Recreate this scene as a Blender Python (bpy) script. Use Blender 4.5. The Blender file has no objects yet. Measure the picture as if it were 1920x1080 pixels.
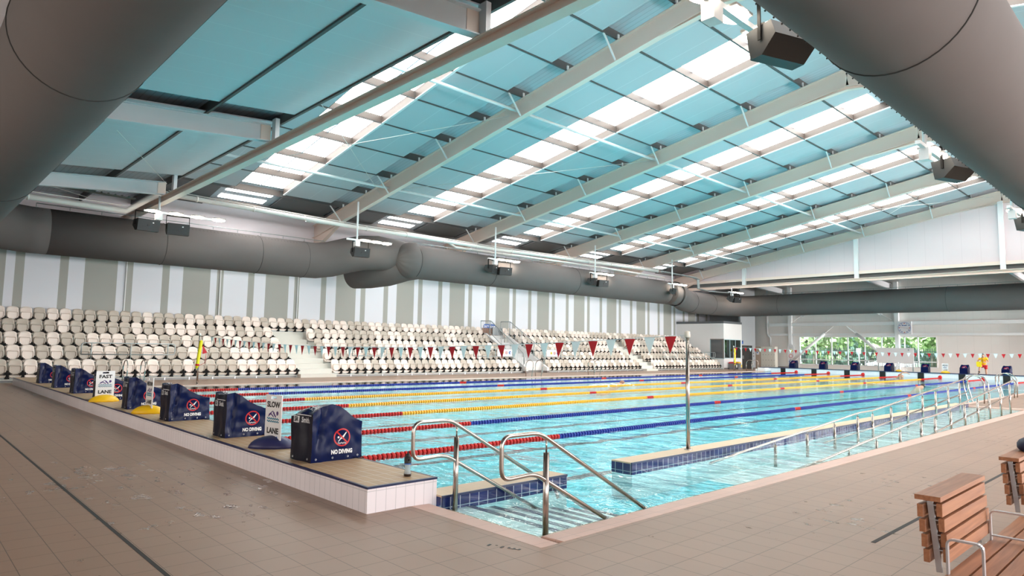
import bpy, math, random
from mathutils import Vector, Matrix, noise
PI = math.pi
sc = bpy.context.scene
COL = sc.collection
R = random.Random(7)

# ------------------------------------------------------------------ camera
CAM = Vector((-4.0235, -8.2799, 1.5833))
FW = Vector((0.68327106, 0.72459577, 0.09000908))
RT = Vector((0.72639398, -0.68706995, 0.01693159))
UP = Vector((-0.07411109, -0.05381319, 0.99579701))
cd = bpy.data.cameras.new('camera')
cd.sensor_width = 36
cd.lens = 1243.9 * 36 / 1920
cd.clip_start = 0.05
cd.clip_end = 400
cam = bpy.data.objects.new('camera', cd)
cam.matrix_world = Matrix(((RT.x, UP.x, -FW.x, CAM.x), (RT.y, UP.y, -FW.y, CAM.y), (RT.z, UP.z, -FW.z, CAM.z), (0, 0, 0, 1)))
COL.objects.link(cam)
sc.camera = cam

# ------------------------------------------------------------------ world, sun, exposure
w = bpy.data.worlds.new('world')
sc.world = w
w.use_nodes = True
bg = w.node_tree.nodes['Background']
bg.inputs['Color'].default_value = (0.90, 0.95, 1.0, 1)
bg.inputs['Strength'].default_value = 5.5
sd = bpy.data.lights.new('sun', 'SUN')
sd.energy = 14
sd.angle = 0.02
sun = bpy.data.objects.new('sun', sd)
sun.rotation_euler = Vector((0.72, -0.35, -0.8)).to_track_quat('-Z', 'Y').to_euler()
COL.objects.link(sun)

def area(name, loc, d, sx, sy, power, color=(1, 1, 1)):
    l = bpy.data.lights.new(name, 'AREA')
    l.shape = 'RECTANGLE'; l.size = sx; l.size_y = sy
    l.energy = power; l.color = color
    o = bpy.data.objects.new(name, l)
    o.location = loc
    o.rotation_euler = Vector(d).to_track_quat('-Z', 'Y').to_euler()
    COL.objects.link(o)
    return o
# added warm fill lamps along the unseen side wall and at both ends
SIDE = 900
for k, x in enumerate((2, 14, 26, 38)):
    area('side_fill', (x, -23.9, 2.6), (0, 1, -0.05), 9, 3.2, SIDE, (1.0, 0.93, 0.85))
area('end_fill', (-10.7, -14, 2.6), (1, 0.1, -0.05), 8, 3.2, 600, (1.0, 0.91, 0.82))  # added fill, the near end wall has no openings
area('end_fill', (-10.7, 4, 2.6), (1, 0, -0.05), 10, 3.0, 420, (1.0, 0.88, 0.76))
area('far_side_fill', (53.3, -23.9, 3.2), (0.14, 1, 0), 5, 4.5, 9500, (1.0, 0.96, 0.92))  # strong extra fill added to brighten the far end
sc.view_settings.view_transform = 'Standard'
sc.view_settings.look = 'None'
sc.view_settings.gamma = 1
sc.view_settings.use_curve_mapping = False
sc.view_settings.exposure = 0.24
SKYLIGHT = 8.0
cy = sc.cycles
cy.max_bounces = 7
cy.diffuse_bounces = 4
cy.glossy_bounces = 3
cy.transmission_bounces = 3
cy.transparent_max_bounces = 8
cy.caustics_reflective = False
cy.caustics_refractive = False
cy.sample_clamp_indirect = 4
cy.use_denoising = True
cy.use_light_tree = True

# ------------------------------------------------------------------ materials
MATS = {}
def mat(name, col=(0.8, 0.8, 0.8), rough=0.5, metal=0.0, var=0.0, vscale=3.0, bump=0.0, bscale=20.0, emit=None, es=0.0, coat=0.0, spec=0.5):
    if name in MATS: return MATS[name]
    m = bpy.data.materials.new(name); m.use_nodes = True
    nt = m.node_tree; N = nt.nodes; L = nt.links
    b = N['Principled BSDF']
    b.inputs['Base Color'].default_value = (*col, 1)
    b.inputs['Roughness'].default_value = rough
    b.inputs['Metallic'].default_value = metal
    b.inputs['Coat Weight'].default_value = coat
    b.inputs['Specular IOR Level'].default_value = spec
    if emit:
        b.inputs['Emission Color'].default_value = (*emit, 1)
        b.inputs['Emission Strength'].default_value = es
    if var or bump:
        tc = N.new('ShaderNodeTexCoord')
    if var:
        n = N.new('ShaderNodeTexNoise'); n.inputs['Scale'].default_value = vscale; n.inputs['Detail'].default_value = 4
        L.new(tc.outputs['Object'], n.inputs['Vector'])
        mr = N.new('ShaderNodeMapRange'); mr.inputs['To Min'].default_value = 1 - var; mr.inputs['To Max'].default_value = 1 + var
        L.new(n.outputs['Fac'], mr.inputs['Value'])
        hs = N.new('ShaderNodeHueSaturation'); hs.inputs['Color'].default_value = (*col, 1)
        L.new(mr.outputs['Result'], hs.inputs['Value']); L.new(hs.outputs['Color'], b.inputs['Base Color'])
    if bump:
        n2 = N.new('ShaderNodeTexNoise'); n2.inputs['Scale'].default_value = bscale; n2.inputs['Detail'].default_value = 3
        L.new(tc.outputs['Object'], n2.inputs['Vector'])
        bp = N.new('ShaderNodeBump'); bp.inputs['Strength'].default_value = bump; bp.inputs['Distance'].default_value = 0.02
        L.new(n2.outputs['Fac'], bp.inputs['Height']); L.new(bp.outputs['Normal'], b.inputs['Normal'])
    MATS[name] = m
    return m

def math_node(nt, op, a=None, b=None, va=0.0, vb=0.0):
    n = nt.nodes.new('ShaderNodeMath'); n.operation = op
    n.inputs[0].default_value = va; n.inputs[1].default_value = vb
    if a is not None: nt.links.new(a, n.inputs[0])
    if b is not None: nt.links.new(b, n.inputs[1])
    return n.outputs[0]

def tile_mat(name, col, grout, sx, sy, gap, rough=0.4, axes='XY', var=0.06, wet=False, offx=0.0, offy=0.0, stag=0.0, bump=0.25):
    """rectangular tiles, sx by sy metres, seen along two object axes"""
    m = bpy.data.materials.new(name); m.use_nodes = True
    nt = m.node_tree; N = nt.nodes; L = nt.links; b = N['Principled BSDF']
    tc = N.new('ShaderNodeTexCoord'); sp = N.new('ShaderNodeSeparateXYZ'); L.new(tc.outputs['Object'], sp.inputs[0])
    cb = N.new('ShaderNodeCombineXYZ')
    a0 = math_node(nt, 'ADD', sp.outputs[axes[0]], None, vb=100 + offx); a1 = math_node(nt, 'ADD', sp.outputs[axes[1]], None, vb=100 + offy)
    L.new(a0, cb.inputs[0]); L.new(a1, cb.inputs[1])
    br = N.new('ShaderNodeTexBrick'); L.new(cb.outputs[0], br.inputs['Vector'])
    br.offset = stag; br.squash = 1
    br.inputs['Scale'].default_value = 1
    br.inputs['Brick Width'].default_value = sx; br.inputs['Row Height'].default_value = sy
    br.inputs['Mortar Size'].default_value = gap; br.inputs['Mortar Smooth'].default_value = 0.2; br.inputs['Bias'].default_value = 0
    br.inputs['Color1'].default_value = (*[c * (1 - var) for c in col], 1)
    br.inputs['Color2'].default_value = (*[min(1, c * (1 + var)) for c in col], 1)
    br.inputs['Mortar'].default_value = (*grout, 1)
    out = br.outputs['Color']
    n = N.new('ShaderNodeTexNoise'); n.inputs['Scale'].default_value = 0.7; n.inputs['Detail'].default_value = 5; L.new(tc.outputs['Object'], n.inputs['Vector'])
    mr = N.new('ShaderNodeMapRange'); mr.inputs['To Min'].default_value = 0.88; mr.inputs['To Max'].default_value = 1.12; L.new(n.outputs['Fac'], mr.inputs['Value'])
    hs = N.new('ShaderNodeHueSaturation'); L.new(out, hs.inputs['Color']); L.new(mr.outputs['Result'], hs.inputs['Value'])
    out = hs.outputs['Color']
    bp = N.new('ShaderNodeBump'); bp.inputs['Strength'].default_value = bump; bp.inputs['Distance'].default_value = 0.004; bp.invert = True
    L.new(br.outputs['Fac'], bp.inputs['Height'])
    b.inputs['Roughness'].default_value = rough
    if wet:
        b.inputs['Specular IOR Level'].default_value = 0.32
        # splashed puddles: small irregular wet marks, darker and mirror smooth
        mp = N.new('ShaderNodeMapping'); mp.inputs['Scale'].default_value = (2.6, 1.5, 1); L.new(tc.outputs['Object'], mp.inputs['Vector'])
        n1 = N.new('ShaderNodeTexNoise'); n1.inputs['Scale'].default_value = 2.2; n1.inputs['Detail'].default_value = 7; n1.inputs['Roughness'].default_value = 0.62; L.new(mp.outputs[0], n1.inputs['Vector'])
        n3 = N.new('ShaderNodeTexNoise'); n3.inputs['Scale'].default_value = 0.45; n3.inputs['Detail'].default_value = 1; L.new(tc.outputs['Object'], n3.inputs['Vector'])
        s = math_node(nt, 'MULTIPLY', n3.outputs['Fac'], None, vb=0.55)
        # the swimmers' way along the starting end is the wettest
        vm = N.new('ShaderNodeVectorMath'); vm.operation = 'DISTANCE'; vm.inputs[1].default_value = (-2.0, -0.9, 0.03); L.new(tc.outputs['Object'], vm.inputs[0])
        near = N.new('ShaderNodeMapRange'); near.inputs['From Min'].default_value = 0.3; near.inputs['From Max'].default_value = 2.6; near.inputs['To Min'].default_value = 0.15; near.inputs['To Max'].default_value = 0.0; L.new(vm.outputs['Value'], near.inputs['Value'])
        t = math_node(nt, 'ADD', n1.outputs['Fac'], s)
        t = math_node(nt, 'ADD', t, near.outputs['Result'])
        mk = N.new('ShaderNodeMapRange'); mk.inputs['From Min'].default_value = 0.965; mk.inputs['From Max'].default_value = 0.99; L.new(t, mk.inputs['Value'])
        rr = N.new('ShaderNodeMapRange'); rr.inputs['To Min'].default_value = rough; rr.inputs['To Max'].default_value = 0.05; L.new(mk.outputs['Result'], rr.inputs['Value']); L.new(rr.outputs['Result'], b.inputs['Roughness'])
        ss = N.new('ShaderNodeMapRange'); ss.inputs['To Min'].default_value = 0.32; ss.inputs['To Max'].default_value = 1.0; L.new(mk.outputs['Result'], ss.inputs['Value']); L.new(ss.outputs['Result'], b.inputs['Specular IOR Level'])
        mx = N.new('ShaderNodeMix'); mx.data_type = 'RGBA'; mx.blend_type = 'MULTIPLY'; mx.inputs[7].default_value = (0.82, 0.81, 0.80, 1)
        L.new(mk.outputs['Result'], mx.inputs[0]); L.new(out, mx.inputs[6]); out = mx.outputs[2]
    L.new(out, b.inputs['Base Color'])
    nrm = bp.outputs['Normal']
    if wet:
        n4 = N.new('ShaderNodeTexNoise'); n4.inputs['Scale'].default_value = 14; n4.inputs['Detail'].default_value = 3; L.new(tc.outputs['Object'], n4.inputs['Vector'])
        b2 = N.new('ShaderNodeBump'); b2.inputs['Distance'].default_value = 0.010; L.new(math_node(nt, 'MULTIPLY', n4.outputs['Fac'], mk.outputs['Result']), b2.inputs['Height']); b2.inputs['Strength'].default_value = 1.0
        L.new(nrm, b2.inputs['Normal']); nrm = b2.outputs['Normal']
    L.new(nrm, b.inputs['Normal'])
    MATS[name] = m
    return m

def stripe_mat(name, col, line, pitch, width, axis='Y', rough=0.5, var=0.05, bump=0.0, off=0.0):
    m = bpy.data.materials.new(name); m.use_nodes = True
    nt = m.node_tree; N = nt.nodes; L = nt.links; b = N['Principled BSDF']
    tc = N.new('ShaderNodeTexCoord'); sp = N.new('ShaderNodeSeparateXYZ'); L.new(tc.outputs['Object'], sp.inputs[0])
    v = math_node(nt, 'ADD', sp.outputs[axis], None, vb=100 + off)
    v = math_node(nt, 'DIVIDE', v, None, vb=pitch)
    f = math_node(nt, 'FRACT', v)
    g = math_node(nt, 'LESS_THAN', f, None, vb=width / pitch)
    mx = N.new('ShaderNodeMix'); mx.data_type = 'RGBA'; mx.inputs[6].default_value = (*col, 1); mx.inputs[7].default_value = (*line, 1)
    L.new(g, mx.inputs[0])
    n = N.new('ShaderNodeTexNoise'); n.inputs['Scale'].default_value = 0.35; n.inputs['Detail'].default_value = 3; L.new(tc.outputs['Object'], n.inputs['Vector'])
    mr = N.new('ShaderNodeMapRange'); mr.inputs['To Min'].default_value = 1 - var; mr.inputs['To Max'].default_value = 1 + var; L.new(n.outputs['Fac'], mr.inputs['Value'])
    hs = N.new('ShaderNodeHueSaturation'); L.new(mx.outputs[2], hs.inputs['Color']); L.new(mr.outputs['Result'], hs.inputs['Value'])
    L.new(hs.outputs['Color'], b.inputs['Base Color'])
    b.inputs['Roughness'].default_value = rough
    if bump:
        bp = N.new('ShaderNodeBump'); bp.inputs['Strength'].default_value = bump; bp.inputs['Distance'].default_value = 0.01
        L.new(g, bp.inputs['Height']); L.new(bp.outputs['Normal'], b.inputs['Normal'])
    MATS[name] = m
    return m

def band_wall_mat(name):
    """vertical painted bands: grey-green and white, a 4.13 m repeat"""
    m = bpy.data.materials.new(name); m.use_nodes = True
    nt = m.node_tree; N = nt.nodes; L = nt.links; b = N['Principled BSDF']
    tc = N.new('ShaderNodeTexCoord'); sp = N.new('ShaderNodeSeparateXYZ'); L.new(tc.outputs['Object'], sp.inputs[0])
    v = math_node(nt, 'ADD', sp.outputs['X'], None, vb=41.3 - 7.77)
    v = math_node(nt, 'DIVIDE', v, None, vb=4.125)
    f = math_node(nt, 'FRACT', v)
    cr = N.new('ShaderNodeValToRGB'); cr.color_ramp.interpolation = 'CONSTANT'
    W_ = (0.76, 0.78, 0.84, 1); G_ = (0.385, 0.39, 0.36, 1)
    e = cr.color_ramp.elements
    seq = [(0, W_), (0.31, G_), (0.64, W_), (1.89, G_), (2.21, W_), (2.83, G_)]
    e[0].position = 0; e[0].color = W_; e[1].position = seq[1][0] / 4.125; e[1].color = G_
    for p, c in seq[2:]:
        q = e.new(p / 4.125); q.color = c
    L.new(f, cr.inputs[0]); L.new(cr.outputs[0], b.inputs['Base Color'])
    n = N.new('ShaderNodeTexNoise'); n.inputs['Scale'].default_value = 60; L.new(tc.outputs['Object'], n.inputs['Vector'])
    bp = N.new('ShaderNodeBump'); bp.inputs['Strength'].default_value = 0.1; bp.inputs['Distance'].default_value = 0.01
    L.new(n.outputs['Fac'], bp.inputs['Height']); L.new(bp.outputs['Normal'], b.inputs['Normal'])
    b.inputs['Roughness'].default_value = 0.7
    MATS[name] = m
    return m

def water_mat():
    m = bpy.data.materials.new('pool_water'); m.use_nodes = True
    nt = m.node_tree; N = nt.nodes; L = nt.links
    for n in list(N): N.remove(n)
    out = N.new('ShaderNodeOutputMaterial'); mix = N.new('ShaderNodeMixShader')
    tr = N.new('ShaderNodeBsdfTransparent'); tr.inputs['Color'].default_value = (0.84, 0.985, 1.0, 1)
    gl = N.new('ShaderNodeBsdfGlossy'); gl.inputs['Roughness'].default_value = 0.02
    fr = N.new('ShaderNodeFresnel'); fr.inputs['IOR'].default_value = 1.34
    tc = N.new('ShaderNodeTexCoord')
    mp = N.new('ShaderNodeMapping'); mp.inputs['Rotation'].default_value = (0, 0, math.radians(-43)); mp.inputs['Scale'].default_value = (1.5, 0.8, 1)
    L.new(tc.outputs['Object'], mp.inputs['Vector'])
    n1 = N.new('ShaderNodeTexNoise'); n1.inputs['Scale'].default_value = 1.7; n1.inputs['Detail'].default_value = 4; n1.inputs['Roughness'].default_value = 0.55; n1.inputs['Distortion'].default_value = 0.6
    L.new(mp.outputs[0], n1.inputs['Vector'])
    n2 = N.new('ShaderNodeTexNoise'); n2.inputs['Scale'].default_value = 0.5; n2.inputs['Detail'].default_value = 2; L.new(tc.outputs['Object'], n2.inputs['Vector'])
    amp = N.new('ShaderNodeMapRange'); amp.inputs['From Min'].default_value = 0.3; amp.inputs['From Max'].default_value = 0.7; amp.inputs['To Min'].default_value = 0.35; amp.inputs['To Max'].default_value = 1.0
    L.new(n2.outputs['Fac'], amp.inputs['Value'])
    # calmer along the far seating side, livelier near the steps and ramp
    sp = N.new('ShaderNodeSeparateXYZ'); L.new(tc.outputs['Object'], sp.inputs[0])
    cal = N.new('ShaderNodeMapRange'); cal.inputs['From Min'].default_value = -4; cal.inputs['From Max'].default_value = 16; cal.inputs['To Min'].default_value = 1.0; cal.inputs['To Max'].default_value = 0.16
    L.new(sp.outputs['Y'], cal.inputs['Value'])
    calx = N.new('ShaderNodeMapRange'); calx.inputs['From Min'].default_value = 4; calx.inputs['From Max'].default_value = 40; calx.inputs['To Min'].default_value = 1.0; calx.inputs['To Max'].default_value = 0.3
    L.new(sp.outputs['X'], calx.inputs['Value'])
    h = math_node(nt, 'MULTIPLY', n1.outputs['Fac'], amp.outputs['Result'])
    h = math_node(nt, 'MULTIPLY', h, cal.outputs['Result'])
    h = math_node(nt, 'MULTIPLY', h, calx.outputs['Result'])
    bp = N.new('ShaderNodeBump'); bp.inputs['Strength'].default_value = 1.0; bp.inputs['Distance'].default_value = 0.062
    L.new(h, bp.inputs['Height'])
    L.new(bp.outputs['Normal'], gl.inputs['Normal']); L.new(bp.outputs['Normal'], fr.inputs['Normal'])
    # seen or lit from below the surface passes light freely, as refraction bends it through
    geo = N.new('ShaderNodeNewGeometry')
    fac = math_node(nt, 'MULTIPLY', fr.outputs[0], math_node(nt, 'SUBTRACT', None, geo.outputs['Backfacing'], va=1.0))
    L.new(fac, mix.inputs[0]); L.new(tr.outputs[0], mix.inputs[1]); L.new(gl.outputs[0], mix.inputs[2])
    L.new(mix.outputs[0], out.inputs['Surface'])
    MATS['pool_water'] = m
    return m

def pool_floor_mat():
    """turquoise mosaic with dark lane lines; the lines' edges shimmer with the ripples"""
    m = bpy.data.materials.new('pool_floor_mosaic'); m.use_nodes = True
    nt = m.node_tree; N = nt.nodes; L = nt.links; b = N['Principled BSDF']
    tc = N.new('ShaderNodeTexCoord'); n = N.new('ShaderNodeTexNoise'); n.inputs['Scale'].default_value = 1.6; n.inputs['Detail'].default_value = 4
    L.new(tc.outputs['Object'], n.inputs['Vector'])
    sp = N.new('ShaderNodeSeparateXYZ'); L.new(tc.outputs['Object'], sp.inputs[0])
    wob = math_node(nt, 'MULTIPLY', math_node(nt, 'SUBTRACT', n.outputs['Fac'], None, vb=0.5), None, vb=0.55)
    y = math_node(nt, 'ADD', sp.outputs['Y'], wob)
    x = math_node(nt, 'ADD', sp.outputs['X'], wob)
    f = math_node(nt, 'FRACT', math_node(nt, 'DIVIDE', math_node(nt, 'ADD', y, None, vb=52.5), None, vb=2.5))
    d = math_node(nt, 'ABSOLUTE', math_node(nt, 'SUBTRACT', f, None, vb=0.5))
    line = math_node(nt, 'LESS_THAN', d, None, vb=0.05)
    inx = math_node(nt, 'MULTIPLY', math_node(nt, 'GREATER_THAN', x, None, vb=1.9), math_node(nt, 'LESS_THAN', x, None, vb=48.0))
    line = math_node(nt, 'MULTIPLY', line, inx)
    tb = math_node(nt, 'LESS_THAN', math_node(nt, 'ABSOLUTE', math_node(nt, 'SUBTRACT', x, None, vb=2.0)), None, vb=0.13)
    tb = math_node(nt, 'MULTIPLY', tb, math_node(nt, 'LESS_THAN', d, None, vb=0.22))
    ln = math_node(nt, 'MAXIMUM', line, tb)
    mx = N.new('ShaderNodeMix'); mx.data_type = 'RGBA'; mx.inputs[6].default_value = (0.10, 0.70, 0.81, 1); mx.inputs[7].default_value = (0.01, 0.03, 0.05, 1)
    L.new(ln, mx.inputs[0])
    # caustic light net painted into the floor colour, along warped cell edges
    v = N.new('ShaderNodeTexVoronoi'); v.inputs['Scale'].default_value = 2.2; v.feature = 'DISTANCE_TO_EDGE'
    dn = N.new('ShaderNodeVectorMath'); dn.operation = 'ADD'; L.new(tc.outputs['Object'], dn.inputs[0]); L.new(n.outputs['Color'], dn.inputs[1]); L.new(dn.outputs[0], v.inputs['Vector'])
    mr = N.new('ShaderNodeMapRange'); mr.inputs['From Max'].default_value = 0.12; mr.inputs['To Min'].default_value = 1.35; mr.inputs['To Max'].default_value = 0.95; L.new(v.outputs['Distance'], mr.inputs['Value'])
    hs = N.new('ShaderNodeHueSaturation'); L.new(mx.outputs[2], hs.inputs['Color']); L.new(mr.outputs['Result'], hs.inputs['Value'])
    L.new(hs.outputs['Color'], b.inputs['Base Color']); b.inputs['Roughness'].default_value = 0.5
    MATS['pool_floor_mosaic'] = m
    return m

def wood_mat(name, c1, c2):
    m = bpy.data.materials.new(name); m.use_nodes = True
    nt = m.node_tree; N = nt.nodes; L = nt.links; b = N['Principled BSDF']
    tc = N.new('ShaderNodeTexCoord'); mp = N.new('ShaderNodeMapping'); mp.inputs['Scale'].default_value = (1.5, 28, 28); L.new(tc.outputs['Object'], mp.inputs['Vector'])
    n = N.new('ShaderNodeTexNoise'); n.inputs['Scale'].default_value = 1.5; n.inputs['Detail'].default_value = 6; n.inputs['Distortion'].default_value = 0.4; L.new(mp.outputs[0], n.inputs['Vector'])
    cr = N.new('ShaderNodeValToRGB'); cr.color_ramp.elements[0].color = (*c1, 1); cr.color_ramp.elements[1].color = (*c2, 1); cr.color_ramp.elements[0].position = 0.3; cr.color_ramp.elements[1].position = 0.7
    L.new(n.outputs['Fac'], cr.inputs[0]); L.new(cr.outputs[0], b.inputs['Base Color']); b.inputs['Roughness'].default_value = 0.42
    MATS[name] = m
    return m

DECK = (0.315, 0.204, 0.148)
tile_mat('deck_tile', DECK, (0.12, 0.085, 0.07), 0.25, 0.285, 0.0030, rough=0.40, wet=True, stag=0.0, var=0.02, offy=0.1)
tile_mat('curb_tile', (0.64, 0.43, 0.36), (0.45, 0.33, 0.28), 0.24, 0.24, 0.003, rough=0.5, var=0.03)
tile_mat('bulk_top_tile', (0.47, 0.305, 0.170), (0.62, 0.55, 0.45), 0.12, 0.24, 0.004, rough=0.5, var=0.05)
tile_mat('bulk_side_x', (0.86, 0.81, 0.85), (0.62, 0.60, 0.63), 0.11, 0.30, 0.0035, rough=0.22, axes='YZ', offy=-0.03, var=0.015)
tile_mat('bulk_side_y', (0.86, 0.81, 0.85), (0.62, 0.60, 0.63), 0.11, 0.30, 0.0035, rough=0.22, axes='XZ', offy=-0.03, var=0.015)
tile_mat('navy_tile', (0.012, 0.022, 0.11), (0.42, 0.46, 0.54), 0.125, 0.24, 0.0045, rough=0.15, axes='XZ', offy=0.1, var=0.25)
tile_mat('navy_tile_end', (0.012, 0.022, 0.11), (0.42, 0.46, 0.54), 0.125, 0.24, 0.0045, rough=0.15, axes='YZ', offy=0.1, var=0.25)
mat('navy_edge', (0.010, 0.018, 0.075), 0.3)
tile_mat('ledge_top', (0.66, 0.49, 0.33), (0.5, 0.38, 0.27), 0.24, 0.24, 0.002, rough=0.5, var=0.03)
tile_mat('step_tile', (0.80, 0.97, 0.96), (0.6, 0.75, 0.75), 0.10, 0.10, 0.004, rough=0.4, var=0.15)
stripe_mat('ceiling_panel_tile', (0.51, 0.56, 0.60), (0.66, 0.70, 0.73), 1.2, 0.02, 'X', rough=0.7, off=0.5)
stripe_mat('low_ceiling_panel', (0.78, 0.74, 0.78), (0.88, 0.85, 0.88), 0.93, 0.014, 'Y', rough=0.7, off=0.55)
stripe_mat('roof_sheet', (0.52, 0.58, 0.64), (0.40, 0.45, 0.50), 0.2, 0.03, 'X', rough=0.5, bump=0.4)
stripe_mat('cladding', (0.74, 0.64, 0.66), (0.64, 0.55, 0.57), 1.1, 0.018, 'Y', rough=0.55, var=0.03)
stripe_mat('cladding_warm', (0.84, 0.80, 0.77), (0.72, 0.68, 0.65), 1.1, 0.012, 'Y', rough=0.55, var=0.03)
band_wall_mat('banded_wall')
water_mat(); pool_floor_mat()
wood_mat('bench_wood', (0.27, 0.105, 0.05), (0.42, 0.185, 0.09))
wood_mat('slat_wood', (0.22, 0.10, 0.06), (0.35, 0.17, 0.10))
mat('white_paint', (0.85, 0.86, 0.87), 0.45, var=0.03)
mat('beam_paint', (0.84, 0.70, 0.62), 0.45, var=0.04, vscale=0.6)
mat('beam_white', (0.72, 0.73, 0.76), 0.4, var=0.03, vscale=0.6)
mat('purlin_steel', (0.10, 0.10, 0.10), 0.5, var=0.1)
mat('purlin_web', (0.085, 0.068, 0.060), 0.45, var=0.06)
mat('duct_fabric', (0.130, 0.118, 0.116), 0.85, var=0.06, vscale=1.2, bump=0.15, bscale=3.0, spec=0.2)
mat('duct_seam', (0.03, 0.03, 0.03), 0.8)
mat('seam_dot', (0.05, 0.048, 0.047), 0.8)
mat('white_wall', (0.74, 0.73, 0.73), 0.6, var=0.02)
mat('grey_wall', (0.36, 0.38, 0.40), 0.6, var=0.03)
mat('parapet_grey', (0.10, 0.11, 0.12), 0.5)
mat('upper_wall', (0.90, 0.86, 0.92), 0.6, var=0.03, vscale=0.4)
mat('concrete', (0.66, 0.65, 0.60), 0.7, var=0.04)
mat('skirting_grey', (0.20, 0.18, 0.17), 0.6)
mat('seat_white', (0.90, 0.79, 0.72), 0.35, var=0.02)
mat('seat_grey', (0.57, 0.50, 0.43), 0.38, var=0.02)
mat('black_plastic', (0.007, 0.007, 0.007), 0.6, spec=0.15)
mat('steel', (0.46, 0.41, 0.375), 0.2, metal=1.0)
mat('galv', (0.42, 0.47, 0.48), 0.4, metal=0.7)
mat('dark_steel', (0.22, 0.22, 0.22), 0.45, metal=0.6)
mat('alu', (0.60, 0.61, 0.65), 0.35, metal=0.85)
mat('navy_vinyl', (0.003, 0.008, 0.052), 0.24, var=0.15, vscale=6, bump=0.10, bscale=6, spec=0.12)
mat('grey_vinyl', (0.008, 0.009, 0.020), 0.35, bump=0.2, bscale=7, spec=0.15)
mat('print_white', (0.80, 0.80, 0.82), 0.4)
mat('print_grey', (0.60, 0.61, 0.64), 0.4)
mat('print_red', (0.55, 0.008, 0.015), 0.4)
mat('print_black', (0.01, 0.01, 0.012), 0.5)
mat('print_teal', (0.03, 0.24, 0.36), 0.5)
mat('print_purple', (0.06, 0.02, 0.16), 0.5)
mat('print_blue', (0.01, 0.10, 0.42), 0.5)
mat('print_yellow', (0.85, 0.62, 0.01), 0.5)
mat('board_white', (0.78, 0.78, 0.80), 0.4)
mat('yellow_plastic', (0.85, 0.50, 0.005), 0.35)
mat('blue_plastic', (0.022, 0.022, 0.10), 0.4, var=0.15, vscale=12)
mat('float_red', (0.52, 0.010, 0.008), 0.45, spec=0.3)
mat('float_blue', (0.005, 0.022, 0.25), 0.45, spec=0.3)
mat('float_yellow', (0.92, 0.40, 0.008), 0.35)
mat('flag_red', (0.55, 0.004, 0.012), 0.6)
mat('flag_white', (0.84, 0.90, 0.92), 0.6)
mat('rope_white', (0.6, 0.65, 0.68), 0.6)
mat('speaker_black', (0.015, 0.017, 0.018), 0.5)
mat('lamp_glow', (1, 1, 1), 0.4, emit=(1.0, 0.86, 0.70), es=32.0)
mat('lamp_body', (0.35, 0.33, 0.31), 0.4)
mat('skylight_sheet', (0.9, 0.95, 1.0), 0.4, emit=(1.0, 0.955, 0.90), es=SKYLIGHT)
mat('mullion', (0.55, 0.60, 0.72), 0.4)
mat('glass_frame', (0.35, 0.48, 0.52), 0.4)
mat('dark_door', (0.018, 0.018, 0.017), 0.45)
mat('grey_glass', (0.075, 0.088, 0.10), 0.08, spec=0.8)
mat('mirror_glass', (0.10, 0.14, 0.13), 0.02, metal=1.0)
mat('bin_grey', (0.17, 0.17, 0.18), 0.5)
mat('bin_red', (0.50, 0.015, 0.03), 0.4)
mat('bin_yellow', (0.85, 0.45, 0.02), 0.4)
mat('locker_cream', (0.68, 0.65, 0.58), 0.45)
mat('panel_tan', (0.42, 0.33, 0.26), 0.6)
mat('tube_yellow', (0.90, 0.72, 0.005), 0.4)
mat('touch_black', (0.006, 0.006, 0.006), 0.4)
mat('grass', (0.10, 0.25, 0.04), 0.9, var=0.3)
mat('leaf', (0.34, 0.43, 0.21), 0.7, var=0.5, vscale=1.5)
mat('leaf_dark', (0.06, 0.12, 0.08), 0.7, var=0.5, vscale=1.5)
mat('bark', (0.14, 0.11, 0.08), 0.9)
mat('fence_steel', (0.05, 0.07, 0.09), 0.5)
mat('paving', (0.5, 0.5, 0.47), 0.8)
mat('skin', (0.50, 0.27, 0.18), 0.5)
mat('hair_dark', (0.02, 0.015, 0.012), 0.6)
mat('shirt_yellow', (0.90, 0.48, 0.01), 0.7)
mat('shorts_red', (0.50, 0.01, 0.02), 0.7)
mat('cap_black', (0.006, 0.006, 0.006), 0.4)
mat('foam_white', (0.85, 0.9, 0.92), 0.6)
mat('bottle_clear', (0.55, 0.62, 0.66), 0.1)
mat('drink_amber', (0.030, 0.014, 0.010), 0.3)
MATS['bottle_clear'].node_tree.nodes['Principled BSDF'].inputs['Alpha'].default_value = 0.45
mat('bag_navy', (0.012, 0.014, 0.05), 0.7)
mat('cloth_black', (0.008, 0.01, 0.01), 0.8)
mat('pipe_white', (0.72, 0.69, 0.66), 0.4)
mat('tray_grey', (0.16, 0.18, 0.17), 0.6)
mat('car_white', (0.8, 0.8, 0.8), 0.3)
gm = bpy.data.materials.new('window_glass'); gm.use_nodes = True
_n = gm.node_tree.nodes; _l = gm.node_tree.links
for q in list(_n): _n.remove(q)
_o = _n.new('ShaderNodeOutputMaterial'); _m = _n.new('ShaderNodeMixShader'); _t = _n.new('ShaderNodeBsdfTransparent'); _g = _n.new('ShaderNodeBsdfGlossy')
_t.inputs[0].default_value = (0.9, 0.95, 0.96, 1); _g.inputs['Roughness'].default_value = 0.0; _m.inputs[0].default_value = 0.06
_l.new(_t.outputs[0], _m.inputs[1]); _l.new(_g.outputs[0], _m.inputs[2]); _l.new(_m.outputs[0], _o.inputs['Surface'])
MATS['window_glass'] = gm

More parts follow.
